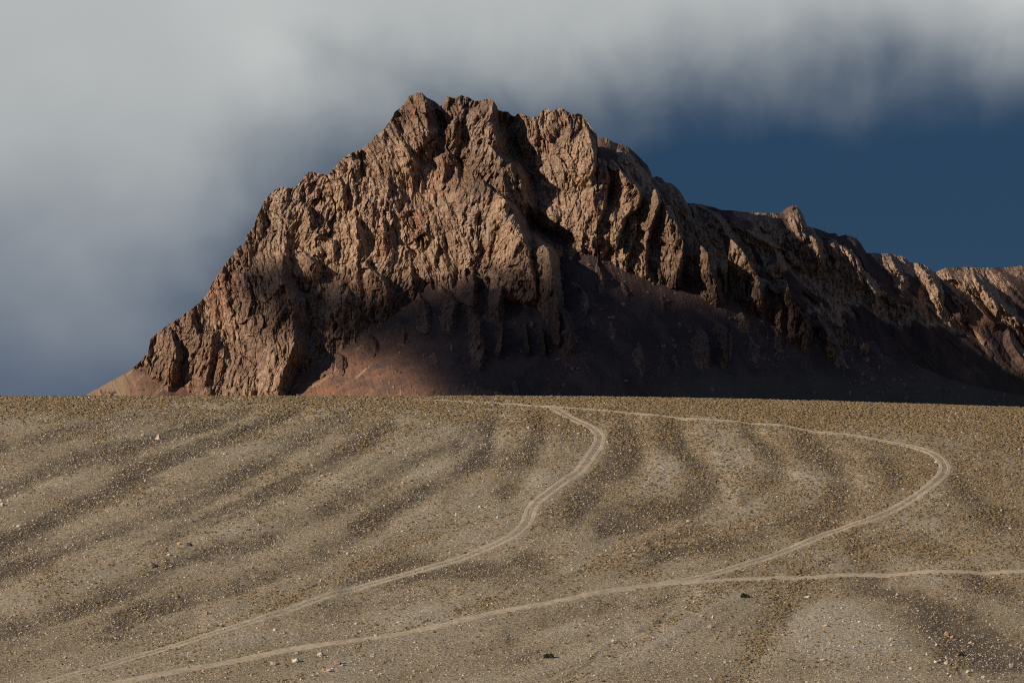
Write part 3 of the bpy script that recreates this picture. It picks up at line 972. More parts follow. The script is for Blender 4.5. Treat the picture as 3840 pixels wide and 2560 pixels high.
def zones(x, y):
    """ground cover: dark gravel with painted furrow shade, ochre grass, pale sand, and the relief that goes with the drainage"""
    u = ucoord(x, y)
    v = y / 55.0
    wob = 0.35 * fbm(x / 14, y / 40, 3, 620)
    band = fbm((u + 0.25 * wob) * 2.3, v * 0.8, 3, 621, 0.55)
    band2 = fbm((u + 0.2 * wob) * 6.0, v * 1.3, 2, 625)
    patch = fbm(x / 16, y / 34, 4, 631)
    stain = np.zeros(x.shape)
    wx = x + 3 * patch; wy = y + 9 * fbm(x / 12, y / 22, 3, 633)
    for cx, cy, sx, sy, k in _st:
        stain += k * np.exp(-((wx - cx) / sx) ** 2 - ((wy - cy) / sy) ** 2)
    left = sstep(60, -60, x)
    fur = furrow(x, y)
    dark = sstep(-0.25, 0.85, fur * (0.58 + 0.3 * patch) + band * 0.26 + band2 * 0.2 + patch * 0.42 + 0.10 * sstep(960, 1090, y) - 0.15 * sstep(930, 850, y) + 0.4 * stain)  # dark gravel, plus shade of the furrow flanks painted in along fur
    upper = sstep(1040, 1120, y + 30 * patch)
    right = sstep(-20, 70, x)
    line = np.zeros(x.shape)
    for g, w, k in GRASS_LINES:
        d = dist_to(x, y, [g], w * 2.5)
        line = np.maximum(line, k * np.exp(-(d / w) ** 2) * (d < w * 2.49))
    ochre = np.clip(0.14 + 0.50 * upper * (0.55 + 0.45 * sstep(-60, 30, x)) + 0.35 * right * sstep(880, 1000, y) + line * (0.6 + 0.4 * patch) + 0.5 * patch - 0.15 * sstep(940, 860, y), 0, 1)
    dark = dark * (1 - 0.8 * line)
    pale = np.clip(sstep(-0.05, 0.6, -0.5 * band - 0.3 * patch - 0.8 * stain - 0.9 * fur + 0.15) * 0.85, 0, 1)
    pale = np.maximum(pale, 0.75 * line * sstep(-0.3, 0.3, band2 + patch) * (x < 45))
    return u, band, band2, patch, dark, ochre, pale, line


def ground_h(x, y, full=False, dt=None, dr=None):
    z = base_h(x, y)
    Zn = zones(x, y)
    u, band, band2, patch, dark, ochre, pale, gut = Zn
    k = sstep(815, 850, y) * sstep(1300, 1160, y) * sstep(180, 110, np.abs(x))
    kk = k * (0.35 + 0.65 * sstep(1150, 1060, y))
    if dt is None:
        dt = dist_to(x, y, list(TRK.values()), 5.0)
    if dr is None:
        dr = dist_to(x, y, RL, 2.5)
    flat = sstep(0.8, 4.5, dt)
    fs = furrow(np.where(k > 0, x - 2.2, 1e4), y)
    z = z + kk * (-band * 0.3 - 0.14 * band2 - 0.62 * fs) - 0.12 * gut * kk
    z = z + k * flat * (0.07 * fbm(x / 1.7, y / 2.4, 2, 641) + 0.10 * fbm(x / 6, y / 9, 2, 645))
    z = z - 0.22 * sstep(0.7, 0.1, dr) * k
    if full:
        return z, Zn, dt, dr
    return z


def axis(segments):
    out = []
    for a, b, n in segments:
        out.append(np.linspace(a, b, n, endpoint=False))
    out.append([segments[-1][1]])
    return np.concatenate(out)


gxs = axis([(-60000, -8000, 6), (-8000, -800, 8), (-800, -140, 12), (-140, -108, 20), (-108, 108, 560), (108, 140, 20), (140, 800, 12), (800, 8000, 8), (8000, 60000, 6)])
gys = axis([(-3000, 0, 6), (0, 780, 30), (780, 842, 30), (842, 1170, 480), (1170, 1300, 30), (1300, 2600, 30), (2600, 8000, 12), (8000, 80000, 8)])
GX, GY = np.meshgrid(gxs, gys)
GZ, Zn, DT, DR = ground_h(GX, GY, True)
me = new_mesh("ground", np.stack([GX, GY, GZ], -1).reshape(-1, 3), grid_faces(len(gys), len(gxs)))
vis = sstep(780, 850, GY) * sstep(1500, 1200, GY)
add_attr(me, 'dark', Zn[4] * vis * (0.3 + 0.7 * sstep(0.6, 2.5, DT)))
add_attr(me, 'ochre', Zn[5])
add_attr(me, 'pale', np.maximum(Zn[6] * vis, 0.5 * sstep(2.2, 0.9, DT)))
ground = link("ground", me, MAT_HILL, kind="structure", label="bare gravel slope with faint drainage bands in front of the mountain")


def ribbon(name, line, offs, dz, width_noise, seed, parent=None, fade=0.0):
    t = np.gradient(line, axis=0)
    t /= np.linalg.norm(t, axis=1, keepdims=True) + 1e-9
    nrm = np.stack([-t[:, 1], t[:, 0]], 1)
    s = np.arange(len(line)) * 1.2
    wl = 1 + width_noise * fbm(s / 5.0, s * 0 + seed, 3, 660)
    rows = []
    for k, (o, h) in enumerate(zip(offs, dz)):
        mid = 0.5 * (offs[0] + offs[-1])
        oo = mid + (o - mid) * wl + 0.12 * fbm(s / 9.0, s * 0 + seed * 2.3, 2, 661)
        p = line + nrm * oo[:, None]
        sink = fade * sstep(0.45, 1.0, np.linspace(0, 1, len(p))) * (0.6 + 0.6 * fbm(s / 7.0, s * 0 + seed + k, 3, 663))
        rows.append(np.stack([p[:, 0], p[:, 1], h - sink], 1))
    P = np.array(rows)
    P[..., 2] += ground_h(P[..., 0], P[..., 1])
    me = new_mesh(name, P.reshape(-1, 3), grid_faces(P.shape[0], P.shape[1]))
    return link(name, me, MAT_TRACK, parent)


def wheel_track(key, label, fade=0.0):
    line = TRK[key]
    root = bpy.data.objects.new("dirt_track", None)
    root.location = (0, 0, 0)
    C.objects.link(root)
    root['kind'] = 'structure'
    root['label'] = label
    for i, c in enumerate((-0.76, 0.76)):
        offs = [c - 0.46, c - 0.28, c - 0.1, c + 0.1, c + 0.28, c + 0.46]
        ribbon("wheel_rut", line, offs, [-0.03, 0.06, 0.03, 0.03, 0.06, -0.03], 0.4, 3.7 + i * 5 + len(line), root, fade)
    return root


wheel_track('hairpin', "twin-rut dirt track bending in a hairpin at the right")
wheel_track('winding', "twin-rut dirt track winding down the middle of the slope", 0.05)
low = ribbon("dirt_track", TRK['lower'], [-1.5, -1.1, -0.55, 0, 0.55, 1.1, 1.5], [-0.05, 0.05, 0.02, 0.07, 0.02, 0.05, -0.05], 0.35, 21.0)
low['kind'] = 'structure'
low['label'] = "wide pale dirt track crossing the bottom of the slope"

# ------------------------------------------------------------------ cloud that shades the foot of the mountain


def build_cloud():
    """a drifting cloud between the sun and the lower cliffs; its shade has the ragged soft edge seen there"""
    S = np.array(SUN_DIR)
    e1 = np.cross(S, [0, 0, 1]); e1 /= np.linalg.norm(e1)
    if e1[0] < 0:
        e1 = -e1
    e2 = np.cross(e1, S)
    if e2[2] < 0:
        e2 = -e2
    P0 = np.array([0.0, 4800.0, 150.0])
    # points on the mountain that the edge of the shade passes through
    top = [(900, 960), (1010, 985), (1120, 985), (1250, 1010), (1400, 1020), (1560, 1030), (1750, 1040), (1950, 1060), (2150, 1050), (2400, 1085), (2700, 1110), (3100, 1110), (3600, 1150), (4100, 1180)]
    bot = [(4100, 1750), (3600, 1750), (2400, 1750), (1750, 1600), (1600, 1480), (1480, 1370), (1330, 1310), (1180, 1280), (1050, 1250), (960, 1170), (900, 1060)]
    poly = []
    for px, py in top + bot:
        d, _ = depth1(np.array([[px]], float), np.array([[py]], float))
        d = float(env_main(np.array(px), np.array(py))) - 20 if py < 1080 else float(d[0, 0])
        rx, rz = ray(px, py)
        p = np.array([rx * d, d, rz * d]) - P0
        poly.append((p @ e1, p @ e2))
    poly = np.array(poly)
    lo, hi = poly.min(0) - 60, poly.max(0) + 60
    st = 7.0
    A, B = np.meshgrid(np.arange(lo[0], hi[0], st), np.arange(lo[1], hi[1], st))
    inside = np.zeros(A.shape, bool); dist = np.full(A.shape, 1e9)
    for k in range(len(poly)):
        p, q = poly[k], poly[(k + 1) % len(poly)]
        c = (p[1] > B) != (q[1] > B)
        with np.errstate(divide='ignore', invalid='ignore'):
            xx = (q[0] - p[0]) * (B - p[1]) / (q[1] - p[1]) + p[0]
        inside ^= c & (A < xx)
        e = q - p
        t = np.clip(((A - p[0]) * e[0] + (B - p[1]) * e[1]) / (e @ e), 0, 1)
        dist = np.minimum(dist, np.hypot(A - p[0] - t * e[0], B - p[1] - t * e[1]))
    sd = np.where(inside, dist, -dist) + 16 * fbm(A / 55, B / 40, 3, 801)
    th = np.clip((sd + 16) / 60, 0, 1)
    th = th * th * (3 - 2 * th) * (110 + 45 * fbm(A / 70, B / 60, 3, 805))
    th = np.maximum(th, 0.0)
    lumps = 18 * fbm(A / 40, B / 40, 3, 809) * np.clip(th / 60, 0, 1)
    T = 2600.0
    ctr = P0 + A[..., None] * e1 + B[..., None] * e2 + T * S
    up = ctr + (th * 0.55 + lumps + 0.02)[..., None] * S
    dn = ctr - (th * 0.45 - lumps + 0.02)[..., None] * S
    nr, nc = A.shape
    f = grid_faces(nr, nc)
    keep = (th.ravel()[f] > 0.5).any(1)
    f = f[keep]
    V = np.concatenate([up.reshape(-1, 3), dn.reshape(-1, 3)])
    # side walls along the outline
    n = nr * nc
    edges = {}
    for q in f:
        for a, b in ((q[0], q[1]), (q[1], q[2]), (q[2], q[3]), (q[3], q[0])):
            if (b, a) in edges:
                del edges[(b, a)]
            else:
                edges[(a, b)] = 1
    walls = np.array([(b, a, a + n, b + n) for a, b in edges])
    F = np.concatenate([f, f[:, ::-1] + n, walls])
    used, inv = np.unique(F, return_inverse=True)
    me = new_mesh("cloud", V[used], inv.reshape(F.shape))
    m = bpy.data.materials.new("cloud_vapour")
    m.use_nodes = True
    m.node_tree.nodes.clear()
    o = m.node_tree.nodes.new('ShaderNodeOutputMaterial')
    v = m.node_tree.nodes.new('ShaderNodeVolumePrincipled')
    v.inputs['Color'].default_value = (0.9, 0.92, 0.95, 1)
    v.inputs['Density'].default_value = 0.034
    m.node_tree.links.new(v.outputs[0], o.inputs['Volume'])
    return link("cloud", me, m, kind="stuff", label="grey cloud drifting between the sun and the mountain")


build_cloud()

# ------------------------------------------------------------------ gravel and dry grass on the slope


def scatter(name, pts, rot, scl, mat, proto, label, seed):
    """one mass of small pieces: a point mesh whose points each carry one piece"""
    me = bpy.data.meshes.new(name)
    me.vertices.add(len(pts))
    me.vertices.foreach_set("co", np.asarray(pts, np.float32).ravel())
    for nm, arr in (("rot", rot), ("scl", scl)):
        a = me.attributes.new(nm, 'FLOAT_VECTOR', 'POINT')
        a.data.foreach_set("vector", np.asarray(arr, np.float32).ravel())
    me.update()
    o = link(name, me, mat, kind="stuff", label=label)
    ng = bpy.data.node_groups.new(name + "_nodes", 'GeometryNodeTree')
    ng.interface.new_socket("Geometry", in_out='INPUT', socket_type='NodeSocketGeometry')
    ng.interface.new_socket("Geometry", in_out='OUTPUT', socket_type='NodeSocketGeometry')
    N, L = ng.nodes.new, ng.links.new
    gi, go = N('NodeGroupInput'), N('NodeGroupOutput')
    inst = N('GeometryNodeInstanceOnPoints')
    m2p = N('GeometryNodeMeshToPoints')
    L(gi.outputs[0], m2p.inputs['Mesh'])
    L(m2p.outputs[0], inst.inputs['Points'])
    g2i = N('GeometryNodeGeometryToInstance')
    for k in range(4):
        ico = N('GeometryNodeMeshIcoSphere')
        ico.inputs['Radius'].default_value = 1.0
        ico.inputs['Subdivisions'].default_value = 2 if proto == 'tuft' else 1
        sp = N('GeometryNodeSetPosition')
        nz = N('ShaderNodeTexNoise'); nz.noise_dimensions = '4D'
        nz.inputs['W'].default_value = seed + k * 3.17
        nz.inputs['Scale'].default_value = 2.6 if proto == 'tuft' else 1.1
        nz.inputs['Detail'].default_value = 1.0
        sub = N('ShaderNodeVectorMath'); sub.operation = 'SUBTRACT'; sub.inputs[1].default_value = (0.5, 0.5, 0.5)
        L(nz.outputs['Color'], sub.inputs[0])
        sc = N('ShaderNodeVectorMath'); sc.operation = 'SCALE'; sc.inputs['Scale'].default_value = 1.7 if proto == 'tuft' else 1.3
        L(sub.outputs[0], sc.inputs[0])
        L(ico.outputs['Mesh'], sp.inputs['Geometry'])
        L(sc.outputs[0], sp.inputs['Offset'])
        sm = N('GeometryNodeSetMaterial')
        sm.inputs['Material'].default_value = mat
        L(sp.outputs[0], sm.inputs['Geometry'])
        L(sm.outputs[0], g2i.inputs[0])
    L(g2i.outputs[0], inst.inputs['Instance'])
    inst.inputs['Pick Instance'].default_value = True
    ri = N('FunctionNodeRandomValue'); ri.data_type = 'INT'
    ri.inputs[4].default_value = 0; ri.inputs[5].default_value = 3
    L(ri.outputs[2], inst.inputs['Instance Index'])
    for nm, sock in (("rot", 'Rotation'), ("scl", 'Scale')):
        na = N('GeometryNodeInputNamedAttribute'); na.data_type = 'FLOAT_VECTOR'
        na.inputs['Name'].default_value = nm
        L(na.outputs[0], inst.inputs[sock])
    L(inst.outputs[0], go.inputs[0])
    md = o.modifiers.new("pieces", 'NODES')
    md.node_group = ng
    return o


def candidates(n):
    y = rng.uniform(842, 1160, n)
    x = rng.uniform(-1, 1, n) * (y * 0.0935 + 2)
    return x, y


# stones
x, y = candidates(420000)
u, band, band2, patch, dark, ochre, pale, gut = zones(x, y)
clus = fbm(x / 7, y / 12, 3, 701)
dens = 0.18 + 0.6 * dark * sstep(40, -50, x) + 0.3 * dark + 0.4 * sstep(0.0, 0.55, clus) + 0.12 * sstep(920, 850, y)
dtr = dist_to(x, y, list(TRK.values()), 5.0)
dlo = dist_to(x, y, [TRK['lower']], 5.0)
keep = (rng.random(len(x)) < dens * 0.75) & ((dtr > 1.3) | (dtr < 0.3)) & (dlo > 1.5)
x, y = x[keep], y[keep]
z = ground_h(x, y)
size = 0.04 + 0.05 * rng.pareto(3.0, len(x)).clip(0, 2.6)
scl = np.stack([size * rng.uniform(0.9, 1.7, len(x)), size * rng.uniform(0.8, 1.4, len(x)), size * rng.uniform(0.55, 1.0, len(x))], 1)
rot = np.stack([rng.uniform(-0.4, 0.4, len(x)), rng.uniform(-0.4, 0.4, len(x)), rng.uniform(0, 6.28, len(x))], 1)
scatter("scattered_gravel", np.stack([x, y, z + scl[:, 2] * 0.3], 1), rot, scl, MAT_GRAVEL, 'stone', "countless small pale stones strewn over the slope", 2.0)
print("stones", len(x))

# dry grass
x, y = candidates(330000)
u, band, band2, patch, dark, ochre, pale, gut = zones(x, y)
clus = fbm(x / 3.5, y / 6, 3, 711)
dens = np.clip(ochre * 1.15 - 0.12 + 0.7 * clus * (0.3 + ochre), 0, 1) + 0.03
dtr = dist_to(x, y, list(TRK.values()), 5.0)
keep = (rng.random(len(x)) < dens * 0.62) & (dtr > 1.35)
x, y = x[keep], y[keep]
z = ground_h(x, y)
size = rng.uniform(0.10, 0.26, len(x)) * (0.85 + 0.3 * sstep(1050, 1130, y))
scl = np.stack([size * rng.uniform(0.9, 1.8, len(x)), size * rng.uniform(0.8, 1.3, len(x)), size * rng.uniform(0.5, 0.95, len(x))], 1)
rot = np.stack([np.zeros(len(x)), np.zeros(len(x)), rng.uniform(-0.5, 0.5, len(x))], 1)
scatter("dry_grass", np.stack([x, y, z + scl[:, 2] * 0.35], 1), rot, scl, MAT_TUSSOCK, 'tuft', "ochre tussocks of dry grass dotting the slope", 5.0)
print("tussocks", len(x))

# ------------------------------------------------------------------ boulders and shrubs


def boulder_mesh(name, seed, kind):
    """an angular stone: a ball cut by random planes, roughened"""
    r = np.random.default_rng(seed)
    bm_me = bpy.data.meshes.new(name)
    import bmesh
    bm = bmesh.new()
    bmesh.ops.create_icosphere(bm, subdivisions=3, radius=1.0)
    V = np.array([v.co for v in bm.verts])
    V /= np.linalg.norm(V, axis=1, keepdims=True)
    n = r.normal(size=(14, 3)); n[:, 2] = n[:, 2] * 0.8 + 0.15
    if kind == 'pyramid':
        n = np.array([[-0.75, -0.45, 0.55], [0.8, -0.35, 0.5], [0.1, 0.9, 0.45], [-0.2, -0.85, 0.45], [-0.6, 0.5, 0.5], [0.6, 0.5, 0.55]])
    n /= np.linalg.norm(n, axis=1, keepdims=True)
    d = r.uniform(0.55, 0.92, len(n)) if kind != 'pyramid' else np.array([0.5, 0.5, 0.52, 0.5, 0.55, 0.5])
    dots = V @ n.T
    R = np.where(dots > 0.15, d / np.maximum(dots, 0.15), 9).min(1)
    R = np.minimum(R, 1.15 if kind != 'pyramid' else 1.5)
    R *= 1 + 0.05 * np.sin(V @ r.normal(size=3) * 7) + 0.04 * np.sin(V @ r.normal(size=3) * 13)
    V = V * R[:, None]
    V /= np.abs(V).max(0)
    V[:, 2] = np.maximum(V[:, 2], -0.55)
    for v, c in zip(bm.verts, V):
        v.co = c
    bm.to_mesh(bm_me); bm.free()
    bm_me.polygons.foreach_set("use_smooth", np.zeros(len(bm_me.polygons), bool))
    return bm_me


SHAPES = [('block', k) for k in range(9)] + [('pyramid', 40)]
SHAPE_CACHE = {}


def boulder_data(shape, colour):
    key = (shape, colour)
    if key not in SHAPE_CACHE:
        k, sd = SHAPES[shape]
        me = boulder_mesh("boulder", 900 + sd, k)
        me.materials.append(MAT_STONE[colour])
        SHAPE_CACHE[key] = me
    return SHAPE_CACHE[key]


# hand-placed boulders: photo position of the base centre, width, height in photo pixels, colour, label
BIG = [
    (594, 1648, 36, 30, 'pink', "large pyramid-shaped pinkish boulder standing alone high on left slope", 9),
    (573, 2126, 34, 17, 'brown', "low purplish-brown boulder on pale sand of left slope"),
    (710, 2047, 24, 14, 'dark', "nearly black rounded boulder on left slope"),
    (671, 2042, 20, 11, 'rust', "small reddish boulder just left of the black one"),
    (633, 2083, 16, 10, 'pale', "pale boulder between the black and the purplish-brown boulders"),
    (718, 1957, 18, 14, 'grey', "grey boulder above the black boulder on left slope"),
    (69, 1977, 20, 12, 'pale', "oblong white boulder near left edge of the slope"),
    (131, 1968, 14, 8, 'rust', "flat orange stone right of the oblong white boulder"),
    (8, 1896, 18, 14, 'pale', "white stone at left edge, lowest of a small pile"),
    (31, 1880, 13, 11, 'pink', "pinkish stone just right of the small pile at left edge"),
    (4, 1880, 10, 10, 'pale', "white stone at left edge, topmost of a small pile"),
    (842, 1704, 15, 10, 'pale', "pale stone right of and below the pyramid-shaped boulder"),
    (535, 1634, 16, 10, 'pink', "small pinkish boulder just left of the pyramid-shaped boulder"),
    (512, 1648, 12, 7, 'brown', "low brown stone left of and below the pyramid-shaped boulder"),
    (4, 1572, 16, 11, 'brown', "brown boulder at left edge just below the crest"),
    (1710, 1934, 16, 14, 'pink', "pinkish boulder above ochre grass left of the winding track"),
    (1729, 1935, 12, 8, 'brown', "brown stone touching right side of the pinkish boulder by the winding track"),
    (1866, 1942, 12, 9, 'pale', "white stone on ochre grass just left of the winding track"),
    (1510, 1993, 12, 8, 'pale', "lone pale stone in middle of left slope"),
    (1303, 2078, 12, 9, 'pale', "pale stone on left slope above the long ochre grass line"),
    (1203, 2180, 12, 10, 'pink', "pinkish stone on the long ochre grass line"),
    (1981, 1607, 20, 10, 'pink', "flat pinkish-white boulder left of the winding track's upper bend"),
    (2169, 1628, 14, 8, 'pale', "white stone inside the winding track's upper bend"),
    (2216, 1560, 12, 11, 'grey', "grey stone between the two tracks near their fork"),
    (2157, 1540, 9, 6, 'pale', "white stone closest to the fork of the two upper tracks"),
    (2279, 1659, 12, 8, 'grey', "grey stone just outside the winding track's upper bend"),
    (2584, 1957, 26, 10, 'pink', "long pinkish-white boulder between the winding and hairpin tracks"),
    (2379, 2067, 11, 7, 'pale', "white stone on pale wash between the tracks, upper of two"),
    (2366, 2086, 16, 11, 'grey', "grey boulder on pale wash between the tracks, lower of two"),
    (3511, 1735, 16, 8, 'pale', "white stone inside the hairpin bend of the right track"),
    (3278, 1992, 14, 7, 'pale', "white stone below the right track downhill of the hairpin"),
    (3789, 1983, 13, 8, 'pale', "pale stone near right edge, uphill of the wide lower track"),
    (776, 2303, 15, 15, 'brown', "upright brown boulder above the winding track's lower end"),
    (829, 2343, 15, 8, 'pink', "pinkish stone on upper edge of the winding track's lower end"),
    (54, 2308, 16, 8, 'pale', "pale slab near left edge in lower slope"),
    (104, 2350, 18, 8, 'tan', "tan slab below the pale slab near left edge"),
    (243, 2470, 16, 13, 'grey', "grey boulder near lower left corner above the winding track"),
    (271, 2280, 12, 8, 'dark', "black stone near left edge in lower slope"),
    (1028, 2493, 32, 15, 'pink', "rounded pinkish boulder below the wide track, leftmost of its cluster"),
    (1111, 2482, 28, 17, 'pale', "pale angular boulder below the wide track, middle of its cluster"),
    (1201, 2457, 24, 14, 'pale', "white-grey boulder below the wide track, nearest to it"),
    (1114, 2452, 18, 12, 'grey', "grey boulder just above the pale angular boulder"),
    (1264, 2492, 34, 23, 'brown', "largest brown boulder below the wide track, rightmost of its cluster"),
    (1285, 2495, 16, 10, 'pink', "small pinkish block leaning on right of the largest brown boulder"),
    (1233, 2517, 24, 13, 'pink', "pinkish boulder just below the largest brown boulder"),
    (1213, 2513, 13, 11, 'rust', "orange block touching left of the pinkish boulder under the brown one"),
    (1174, 2535, 16, 8, 'pale', "white slab below and left of the boulder cluster, biggest of the rubble"),
    (1408, 2385, 13, 11, 'pale', "pale block on upper edge of the wide track, lower left"),
    (1494, 2334, 15, 8, 'pale', "pale boulder on grey sand above the wide track"),
    (1335, 2340, 15, 8, 'pale', "flat pale stone on grey sand above the wide track"),
    (1031, 2364, 15, 10, 'pale', "left one of two pale boulders between winding and wide tracks"),
    (1067, 2376, 13, 9, 'pale', "right one of two pale boulders between winding and wide tracks"),
    (1556, 2410, 16, 7, 'pale', "flat pale stone just below the wide track near its middle"),
    (2663, 2352, 22, 11, 'pale', "bright white boulder beside a dark tussock in lower slope"),
    (2600, 2260, 14, 9, 'pale', "white stone below the wide track left of the round shrub"),
    (2632, 2312, 16, 11, 'grey', "grey boulder above the bright white boulder"),
    (2672, 2317, 9, 10, 'pale', "small upright pale stone right of the grey boulder"),
    (2300, 2406, 14, 10, 'pale', "pale stone left of the narrow erosion rill"),
    (2381, 2418, 15, 8, 'pale', "pale stone right of the narrow erosion rill"),
    (2452, 2392, 14, 6, 'pale', "flat white stone uphill of the narrow erosion rill"),
    (2495, 2418, 15, 8, 'tan', "tan stone on pale sand right of the erosion rill"),
    (2719, 2485, 13, 9, 'pale', "white stone near bottom between the two ochre grass strips"),
    (3029, 2241, 28, 9, 'pale', "long white boulder below the wide track on right"),
    (2951, 2264, 26, 10, 'tan', "long tan slab on ochre grass below the wide track"),
    (3098, 2348, 30, 10, 'tan', "long pale tan slab on the open sand at lower right"),
    (3343, 2401, 18, 12, 'pale', "bright white boulder on dark streaky sand at lower right"),
    (3301, 2426, 13, 10, 'pink', "pinkish stone left of and below the bright white boulder at lower right"),
    (3344, 2420, 14, 7, 'pale', "flat white stone just below the bright white boulder at lower right"),
    (3089, 2475, 26, 8, 'pale', "long flat white stone near bottom right of middle"),
    (3416, 2509, 16, 11, 'pale', "pale boulder near bottom at right"),
    (3351, 2485, 16, 9, 'pink', "pinkish boulder near bottom at right, left of a pale one"),
    (3551, 2384, 22, 19, 'rust', "orange-pink boulder on dark gravel, upper of a pair"),
    (3573, 2395, 22, 14, 'rust', "orange-pink boulder on dark gravel, lower of a pair"),
    (3639, 2413, 16, 12, 'pink', "pinkish boulder right of the orange pair"),
    (3512, 2421, 13, 12, 'pale', "white boulder left of and below the orange pair"),
    (3510, 2485, 20, 13, 'pale', "biggest white boulder in a cluster at lower right"),
    (3526, 2480, 12, 10, 'grey', "grey stone touching the biggest white boulder of the cluster"),
    (3550, 2469, 13, 11, 'pale', "white boulder at top of the lower right cluster"),
    (3549, 2489, 15, 14, 'pale', "white boulder at right of the lower right cluster"),
    (3629, 2522, 16, 13, 'pale', "round white boulder near bottom right corner"),
    (3687, 2542, 15, 11, 'pale', "white boulder at bottom edge towards right corner"),
    (3794, 2502, 22, 18, 'grey', "dark grey boulder near right edge at bottom"),
    (3587, 2245, 14, 7, 'pale', "white stone on pale sand below the wide track at right"),
    (3366, 2231, 14, 9, 'pink', "pinkish stone just below the wide track at right"),
    (3823, 1687, 13, 8, 'pale', "white stone at right edge on the upper slope"),
]
SMALL = """648,1659,10,pale 604,1698,10,pink 565,1761,13,rust 545,1701,9,pale 361,1664,12,pink 165,1637,9,pale 195,1635,8,pale 286,1753,10,pale 153,1825,9,pale 10,1830,11,pale
1493,1668,9,pink 1209,1786,17,pink 1461,1693,9,pale 993,1821,9,pale 1529,1789,9,pale 1787,1732,9,pale 1597,1556,7,pale 1511,1813,13,tan 2189,1603,9,pale 2491,1677,8,dark 2200,1830,10,pale
2418,1825,8,pale 2385,1588,9,pink 2473,1841,8,pale 2622,1500,7,pale 2170,1595,7,pale 3249,1620,11,pale 3388,1835,9,pale 3136,1747,8,pale 590,2042,11,pink 51,1974,9,pale 57,1860,12,pale 504,1860,12,tan
249,2051,11,pale 573,1944,11,pale 308,2146,11,brown 202,1920,9,dark 222,2001,8,pale 906,2019,11,dark 861,2035,9,dark 439,1883,9,pink 810,2050,8,pale 173,2022,9,pale 1811,1953,8,pale 1021,1978,12,dark
1353,1990,9,pale 1799,1904,14,pale 1506,2138,7,pale 1437,2118,8,pale 1124,2170,9,pale 2341,1993,11,tan 2793,1980,9,pale 2840,1978,9,grey 2150,1873,9,pale 2068,2095,8,pale 2788,2140,8,pale
3556,1894,8,pale 2884,1966,11,pale 3123,1881,7,pale 3046,2074,7,pale 3755,1915,10,pale 143,2333,9,tan 207,2311,9,pale 304,2449,9,dark 343,2445,9,tan 371,2428,11,dark 704,2503,11,pink 761,2518,13,tan
171,2375,9,pale 839,2361,8,pale 350,2550,9,pale 784,2343,8,pale 361,2513,9,dark 1096,2474,9,pale 1324,2381,9,pale 1353,2367,8,pale 1392,2460,10,pale 1401,2454,9,pale 1748,2458,9,pale
1815,2495,9,pale 1835,2432,10,dark 1129,2548,11,pale 1192,2525,10,pale 1055,2556,9,pale 2386,2243,11,pale 2364,2355,8,pale 2216,2461,11,pale 1977,2355,9,grey 2351,2454,9,pale 1988,2280,8,pale 2331,2490,13,pale
3157,2280,9,pale 3223,2333,11,pale 3476,2455,11,pale 2936,2382,11,pale 3237,2384,9,pale 3094,2316,10,pale 3201,2427,8,pale 3330,2542,10,pale 3819,2471,12,pink 3566,2537,12,pale 3555,2526,10,pale 3299,2346,11,pale
3030,2442,9,pale 3391,2545,9,pale 3026,2560,13,pale 1846,2263,12,pale 1828,2270,9,pale 1590,2247,9,pale 1460,2357,7,pale 1690,2330,8,tan 1262,2355,8,grey 3700,2330,9,pale 3745,2400,10,pink 3760,2420,8,pale 3720,2470,9,pale 3830,2420,9,pale 3650,2470,8,pale
2020,2250,8,pale 2090,2275,8,grey 2500,2240,9,pale 2860,2230,9,pale 2835,2230,8,pale 2905,2430,8,pale 3150,2420,9,pale 3440,2300,8,pale 3260,2500,9,pale 2560,2470,9,pale 2440,2530,9,pale 1930,2520,9,pale 1700,2500,8,pale 1420,2530,9,pale 900,2440,9,pale 640,2480,9,pale"""

place = []
for row in BIG:
    px_, py_, w_, h_, col_, lab_ = row[:6]
    place.append((px_, py_, w_, h_, col_, lab_, row[6] if len(row) > 6 else None))
for tok in SMALL.split():
    a, b, w_, col_ = tok.split(',')
    a, b, w_ = int(a), int(b), int(w_)
    place.append((a, b, w_, w_ * (0.55 + 0.25 * random.random()), col_, None, None))

LANDMARKS = [(594, 1640, "the pyramid-shaped boulder"), (710, 2043, "the black boulder"), (573, 2120, "the purplish-brown boulder"), (69, 1974, "the oblong white boulder"),
             (1710, 1930, "the pinkish boulder by the winding track"), (1981, 1603, "the flat boulder near the upper bend"), (2200, 1545, "the upper track fork"),
             (2268, 1640, "the winding track's upper bend"), (1975, 1950, "the winding track's lower bend"), (2584, 1952, "the long pinkish-white boulder"), (3540, 1740, "the hairpin bend"),
             (776, 2298, "the upright brown boulder"), (1264, 2486, "the largest brown boulder"), (1028, 2488, "the rounded pinkish boulder"), (2791, 2232, "the round shrub"), (2059, 2453, "the wider shrub"),
             (2663, 2347, "the bright white boulder by the tussock"), (3551, 2378, "the orange boulder pair"), (3794, 2495, "the dark grey boulder"), (3098, 2343, "the long tan slab"),
             (3343, 2395, "the bright white boulder at lower right"), (2600, 2175, "the junction of the lower tracks"), (2366, 2080, "the grey boulder on the wash"), (1494, 2330, "the pale boulder on grey sand"),
             (243, 2464, "the lower left grey boulder"), (1510, 1989, "the lone pale stone of left slope"), (3278, 1988, "the white stone below the right track"), (2300, 2400, "the erosion rill"), (54, 2304, "the pale slab near left edge")]
TONE = {'pale': "pale", 'pink': "pinkish", 'tan': "tan", 'rust': "orange", 'grey': "grey", 'dark': "blackish", 'brown': "brown"}
SIZEW = lambda w: "tiny" if w <= 8 else ("small" if w <= 10 else "middling")


